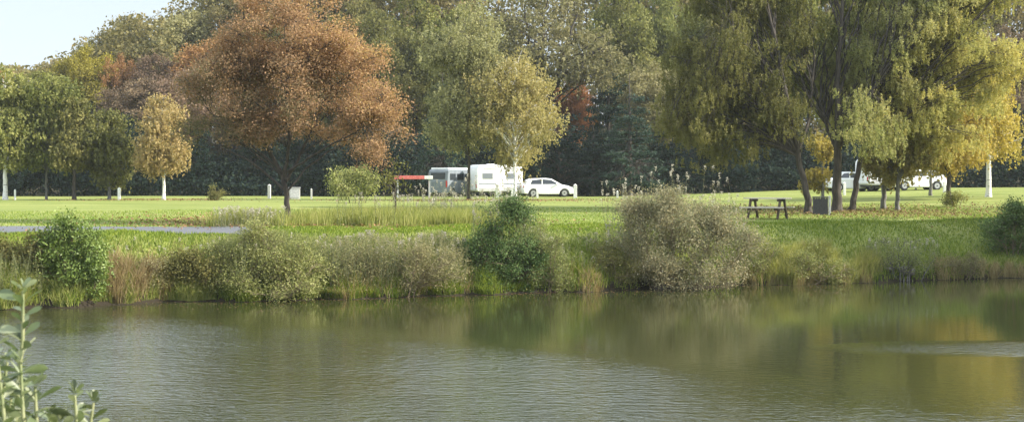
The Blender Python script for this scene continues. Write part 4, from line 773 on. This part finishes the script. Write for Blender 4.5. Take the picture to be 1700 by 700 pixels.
def van(loc, rz, label):
    r = empty('van', loc, rz, label, 'van')
    def arch(cx): return [(cx + .40 * math.cos(a), .28 + .38 * math.sin(a)) for a in [R(d) for d in (5, 30, 60, 90, 120, 150, 175)]]
    prof = [(-2.2, .35), (-2.22, 1.2), (-2.12, 2.02), (-1.95, 2.12), (1.0, 2.12), (1.2, 2.02), (1.75, 1.2), (2.25, 1.02), (2.38, .7), (2.35, .3), (1.95, .24)] + arch(1.5) + [(1.0, .24), (-.95, .24)] + arch(-1.45) + [(-1.95, .26)]
    bm = bmesh.new(); prism(bm, prof, -.92, .92, .07); bm_obj('body', bm, M['grey'], r)
    bm = bmesh.new(); box(bm, (-.5, 0, 2.19), (2.9, 1.6, .14), bevel=.04); bm_obj('raised_roof', bm, M['white'], r)
    for s in (-1, 1):
        for x0, x1 in ((-1.9, -1.05), (-.9, .1), (.3, 1.15)):
            bm = bmesh.new(); box(bm, ((x0 + x1) / 2, s * .925, 1.55), (x1 - x0, .02, .5), bevel=.008); bm_obj('side_window', bm, M['glass'], r)
        bm = bmesh.new(); box(bm, (2.25, s * .66, .84), (.2, .3, .2), bevel=.03); bm_obj('headlight', bm, M['lamp'], r)
        bm = bmesh.new(); box(bm, (-2.21, s * .8, 1.0), (.06, .12, .5), bevel=.01); bm_obj('tail_light', bm, M['tail'], r)
        bm = bmesh.new(); box(bm, (1.35, s * 1.03, 1.35), (.12, .2, .2), bevel=.02); bm_obj('door_mirror', bm, M['plastic'], r)
        for x in (1.5, -1.45): wheel(r, x, s * .83, .33, .2)
    bm = bmesh.new(); box(bm, (1.49, 0, 1.6), (.02, 1.55, .85), Matrix.Rotation(R(-33.5), 3, 'Y')); bm_obj('windscreen', bm, M['glass'], r)
    bm = bmesh.new(); box(bm, (-2.19, 0, 1.62), (.05, 1.3, .5), bevel=.01); bm_obj('rear_window', bm, M['glass'], r)
def at(px, D, dz=0): x = X(px, D); return (x, D, gz(x, D) + dz)
caravan(at(822, 118), R(22), 'white touring caravan parked beside the white hatchback at the centre', 3.8, 2.5)
car('parked_car', at(908, 117), R(9), 'white hatchback parked nose right beside the white caravan', 'white')
van(at(752, 119), R(60), 'blue grey camper van with a white roof left of the white caravan')
caravan(at(1466, 108), R(14), 'white caravan half hidden behind the birches on the right', 3.3, 2.35)
car('parked_car', at(1520, 107), R(-170), 'white car under the yellow birches on the right', 'white', 'hatch')
car('parked_car', at(1412, 109), R(10), 'white car glimpsed behind the leaning dark willow trunk', 'white', 'saloon')
# height barrier
D = 112; B = at(686, D); r = empty('height_barrier', B, R(4), 'red and white height barrier bar on two steel posts left of the vans', 'barrier')
s = F / D; hb = EYE - (294.5 - HZ) / s - B[2]
bm = bmesh.new(); box(bm, (-.32, 0, hb), (2.3, .12, .27), bevel=.02); bm_obj('red_bar', bm, M['red'], r)
bm = bmesh.new(); box(bm, (1.14, 0, hb), (.62, .115, .26), bevel=.02); bm_obj('white_bar_end', bm, M['whitewood'], r)
for x in (-1.15, 1.2):
    bm = bmesh.new(); box(bm, (x, .12, (hb + .1) / 2), (.12, .12, hb + .1), bevel=.01); bm_obj('post', bm, M['galv'], r)
# posts
def post(px, D, h, wd_, label, m='whitewood', nm='marker_post'):
    r = empty(nm, at(px, D, -.03), rnd.uniform(-.1, .1), label, 'post', 'short posts edging the lawn')
    bm = bmesh.new(); box(bm, (0, 0, h / 2), (wd_, wd_, h), bevel=.012); bm_obj('shaft', bm, M[m], r)
    bm = bmesh.new(); res = bmesh.ops.create_cone(bm, cap_ends=True, segments=4, radius1=wd_ * .78, radius2=.01, depth=wd_ * .5); bmesh.ops.rotate(bm, cent=(0, 0, 0), matrix=Matrix.Rotation(R(45), 3, 'Z'), verts=res['verts']); bmesh.ops.translate(bm, vec=(0, 0, h + wd_ * .25), verts=res['verts']); bm_obj('cap', bm, M[m], r)
post(25, 99, .68, .11, 'thin white post right of the white birch trunk')
post(198, 98, .78, .17, 'white post between the grey trunked tree and the golden brown birch')
post(517, 104, .7, .12, 'pale post left of the olive shrub on the lawn', 'concrete')
post(447, 106, .95, .2, 'pale grey post left of the red tree trunk', 'concrete')
post(955, 111, .95, .26, 'broad white post just right of the white hatchback')
post(892, 112, .6, .15, 'short white post in front of the white hatchback')
post(826, 112, 1.0, .24, 'white post in front of the caravan door')
post(850, 112, .8, .16, 'white post at the right end of the caravan')
post(1025, 108, .5, .13, 'stubby white post left of the big pinkish bush')
post(1568, 98, .7, .16, 'white post right of the car under the yellow birches')
post(1402, 98, .8, .15, 'white post between the two right hand willow trunks')
# box-like cabinet by the cherry
r = empty('utility_box', at(489, 104, -.02), R(10), 'low pale utility box just right of the red tree trunk', 'utility box')
bm = bmesh.new(); box(bm, (0, 0, .38), (.75, .4, .76), bevel=.02); bm_obj('cabinet', bm, M['concrete'], r)
bm = bmesh.new(); box(bm, (0, 0, .79), (.83, .48, .06), bevel=.012); bm_obj('lid', bm, M['galv'], r)
bm = bmesh.new(); box(bm, (0, -.21, .4), (.6, .02, .6)); bm_obj('door', bm, M['galv'], r)
# litter bin
B = at(1362, 66.5, -.02); r = empty('litter_bin', B, R(-12), 'dark slatted litter bin with a pale side post between the willow trunks', 'bin')
bm = bmesh.new(); box(bm, (0, 0, .36), (.58, .58, .68)); bm_obj('liner', bm, M['plastic'], r)
bm = bmesh.new()
for k in range(6):
    x = -.275 + k * .11
    for y in (-.31, .31): box(bm, (x, y, .38), (.09, .03, .74))
    for y in (-.31, .31): box(bm, (y, x, .38), (.03, .09, .74)) if y < 0 or k < 6 else None
bm_obj('slats', bm, M['bin'], r)
bm = bmesh.new(); box(bm, (0, 0, .79), (.7, .7, .05), bevel=.012); bm_obj('lid', bm, M['bin'], r)
bm = bmesh.new(); box(bm, (.40, -.25, .42), (.1, .1, .86), bevel=.01); bm_obj('side_post', bm, M['concrete'], r)
# picnic table
B = at(1274, 61.5, 0); r = empty('picnic_table', B, R(-27), 'pale topped wooden picnic table with attached benches on the lawn', 'picnic table')
hs_ = .84
for k in range(5):
    bm = bmesh.new(); box(bm, (0, -.32 + k * .16, hs_), (1.8, .145, .045), bevel=.006); bm_obj('tabletop_plank', bm, M['wood'], r)
for s in (-1, 1):
    for k in range(2):
        bm = bmesh.new(); box(bm, (0, s * (.68 + k * .15), .47), (1.8, .135, .045), bevel=.006); bm_obj('bench_plank', bm, M['wood'], r)
    for s2 in (-1, 1):
        bm = bmesh.new(); box(bm, (s * .62, s2 * .46, .40), (.075, .12, .92), Matrix.Rotation(s2 * R(27), 3, 'X')); bm_obj('leg', bm, M['woodleg'], r)
    bm = bmesh.new(); box(bm, (s * .545, 0, .405), (.06, 1.66, .11)); bm_obj('bench_bearer', bm, M['woodleg'], r)
    bm = bmesh.new(); box(bm, (s * .545, 0, .765), (.06, .78, .1)); bm_obj('top_bearer', bm, M['woodleg'], r)
# log and stones at the waterline
def rock(name, px, D, sx, sy, sz_, seed, m, label, cat):
    bm = bmesh.new(); bmesh.ops.create_icosphere(bm, subdivisions=3, radius=1); q = random.Random(seed); ph = [q.uniform(0, 6) for _ in range(6)]
    for v in bm.verts:
        c = v.co; k = 1 + .16 * math.sin(3 * c.x + ph[0]) * math.cos(2.6 * c.y + ph[1]) + .1 * math.sin(5 * c.z + ph[2] + 3 * c.x); v.co = Vector((c.x * sx * k, c.y * sy * k, c.z * sz_ * k))
    o = bm_obj(name, bm, M[m], None, True); x = X(px, D); o.location = (x, D, max(gz(x, D), 0) + sz_ * .25); tag(o, label, cat)
rock('stone', 1504, 52.95, .3, .25, .2, 3, 'stone', 'pale stone at the waterline under the twiggy shrub', 'stone')
rock('stone', 1100, 48.6, .34, .25, .17, 5, 'bark', 'dark boulder in the water shadow under the pinkish bush', 'stone')
rock('stone', 1474, 52.8, .22, .2, .09, 8, 'stone', 'smaller pale stone left of the one under the twiggy shrub', 'stone')

# ------------------------------------------------------------------ foreground sprigs
def sprig(name, px_base, D, stems, label, seed, leaf=.05):
    x0 = X(px_base, D); B = (x0, D, gz(x0, D)); r = empty(name, B, 0, label, 'plant'); rg_ = random.Random(seed); tb = Tubes()
    for st in stems:
        pts = [(rg_.uniform(-.04, .04), rg_.uniform(-.03, .03), -.02)] + [pix(a, b_, D + dd, B) for a, b_, dd in st]
        P_ = np.array(pts); q = np.linspace(0, 1, 30); s_ = np.linspace(0, 1, len(P_)); Q = np.stack([np.interp(q, s_, P_[:, k]) for k in range(3)], -1)
        tb.add(Q, np.linspace(.007, .003, 30), 6)
    link('stems', tb.mesh(name + '_stems'), M['greenstem'], r)
    # real curved leaves: 5 x 3 vertices each
    Vs, Fs, Ts = [], [], []; nv = 0
    for st in stems:
        P_ = np.array([pix(a, b_, D + dd, B) for a, b_, dd in st]); seg = np.linalg.norm(np.diff(P_, axis=0), axis=1); tot = seg.sum(); m_ = int(tot / .0085); cum = np.concatenate([[0], np.cumsum(seg)]) / tot
        for k in range(m_ + 5):
            f = min((k + rg_.random()) / m_, 1.0); c = np.array([np.interp(f, cum, P_[:, j]) for j in range(3)])
            a = k * 2.4 + rg_.uniform(-.3, .3); el = rg_.uniform(.15, 1.0) if f < .93 else rg_.uniform(.7, 1.3)
            u = np.array([math.cos(a) * math.cos(el), math.sin(a) * math.cos(el), math.sin(el)]); sd_ = unit(np.cross(u, [0, 0, 1.])); nn = np.cross(sd_, u)
            ln = leaf * rg_.uniform(.65, 1.15) * (1 if f < .93 else .6); wd_ = ln * rg_.uniform(.38, .52); tn = rg_.random(); roll = rg_.uniform(-1.1, 1.1); sd2 = sd_ * math.cos(roll) + nn * math.sin(roll); nn2 = np.cross(sd2, u)
            prof = [(0, .05), (.15, .28), (.4, .72), (.68, 1.0), (.88, .75), (1.0, .04)]
            for q, wq in prof:
                cc = c + u * ln * q + u * .004 - nn2 * ln * .22 * q * q
                for s_ in (-1, 0, 1): Vs.append(cc + sd2 * s_ * wd_ / 2 * wq + nn2 * (.10 * wd_ * abs(s_))); Ts.append(tn)
            for i_ in range(5):
                for j_ in range(2): b0 = nv + i_ * 3 + j_; Fs.append((b0, b0 + 1, b0 + 4, b0 + 3))
            nv += 18
    Fs = np.array(Fs); link('leaves', np_mesh(name + '_leaves', np.array(Vs), np.full(len(Fs), 4), Fs.ravel(), np.array(Ts), True), M['fore'], r)
sprig('leafy_shoot', 25, 3.2, [[(22, 760, 0), (30, 640, 0), (38, 560, 0), (38, 482, 0)], [(-5, 760, .1), (2, 680, .1), (12, 600, .1)], [(60, 780, -.05), (62, 720, -.05), (58, 640, -.05)], [(30, 780, .05), (20, 700, .1), (-5, 640, .1)], [(25, 780, -.1), (10, 720, -.12), (-8, 560, -.1)], [(45, 790, -.1), (40, 720, -.1), (34, 600, -.08)], [(0, 790, .1), (12, 740, .05), (18, 660, .05)], [(75, 800, .1), (80, 740, .1), (84, 690, .1)]], 'tall leafy shoots rising at the left edge in the foreground', 3, .05)
sprig('leafy_shoot', 130, 3.2, [[(128, 780, 0), (128, 720, 0), (124, 655, 0)], [(140, 790, .05), (148, 720, .05), (155, 668, .05)], [(120, 800, -.05), (104, 730, -.05), (98, 700, 0)]], 'lower leafy sprig at the bottom left corner right of the taller shoots', 4, .045)

# ------------------------------------------------------------------ haze
bm = bmesh.new(); box(bm, (0, 720, 33), (2000 - 240, 1520, 73)); hz = bm_obj('haze', bm, None)
mh = bpy.data.materials.new('haze_air'); mh.use_nodes = True; mh.node_tree.nodes.clear()
o_ = N(mh, 'ShaderNodeOutputMaterial'); pv = N(mh, 'ShaderNodeVolumePrincipled'); pv.inputs['Color'].default_value = (.88, .93, 1, 1); pv.inputs['Density'].default_value = .0002; pv.inputs['Anisotropy'].default_value = .2
L(mh, pv.outputs[0], o_.inputs['Volume']); hz.data.materials.append(mh); tag(hz, 'thin pale autumn haze over the park', 'haze', kind='stuff')
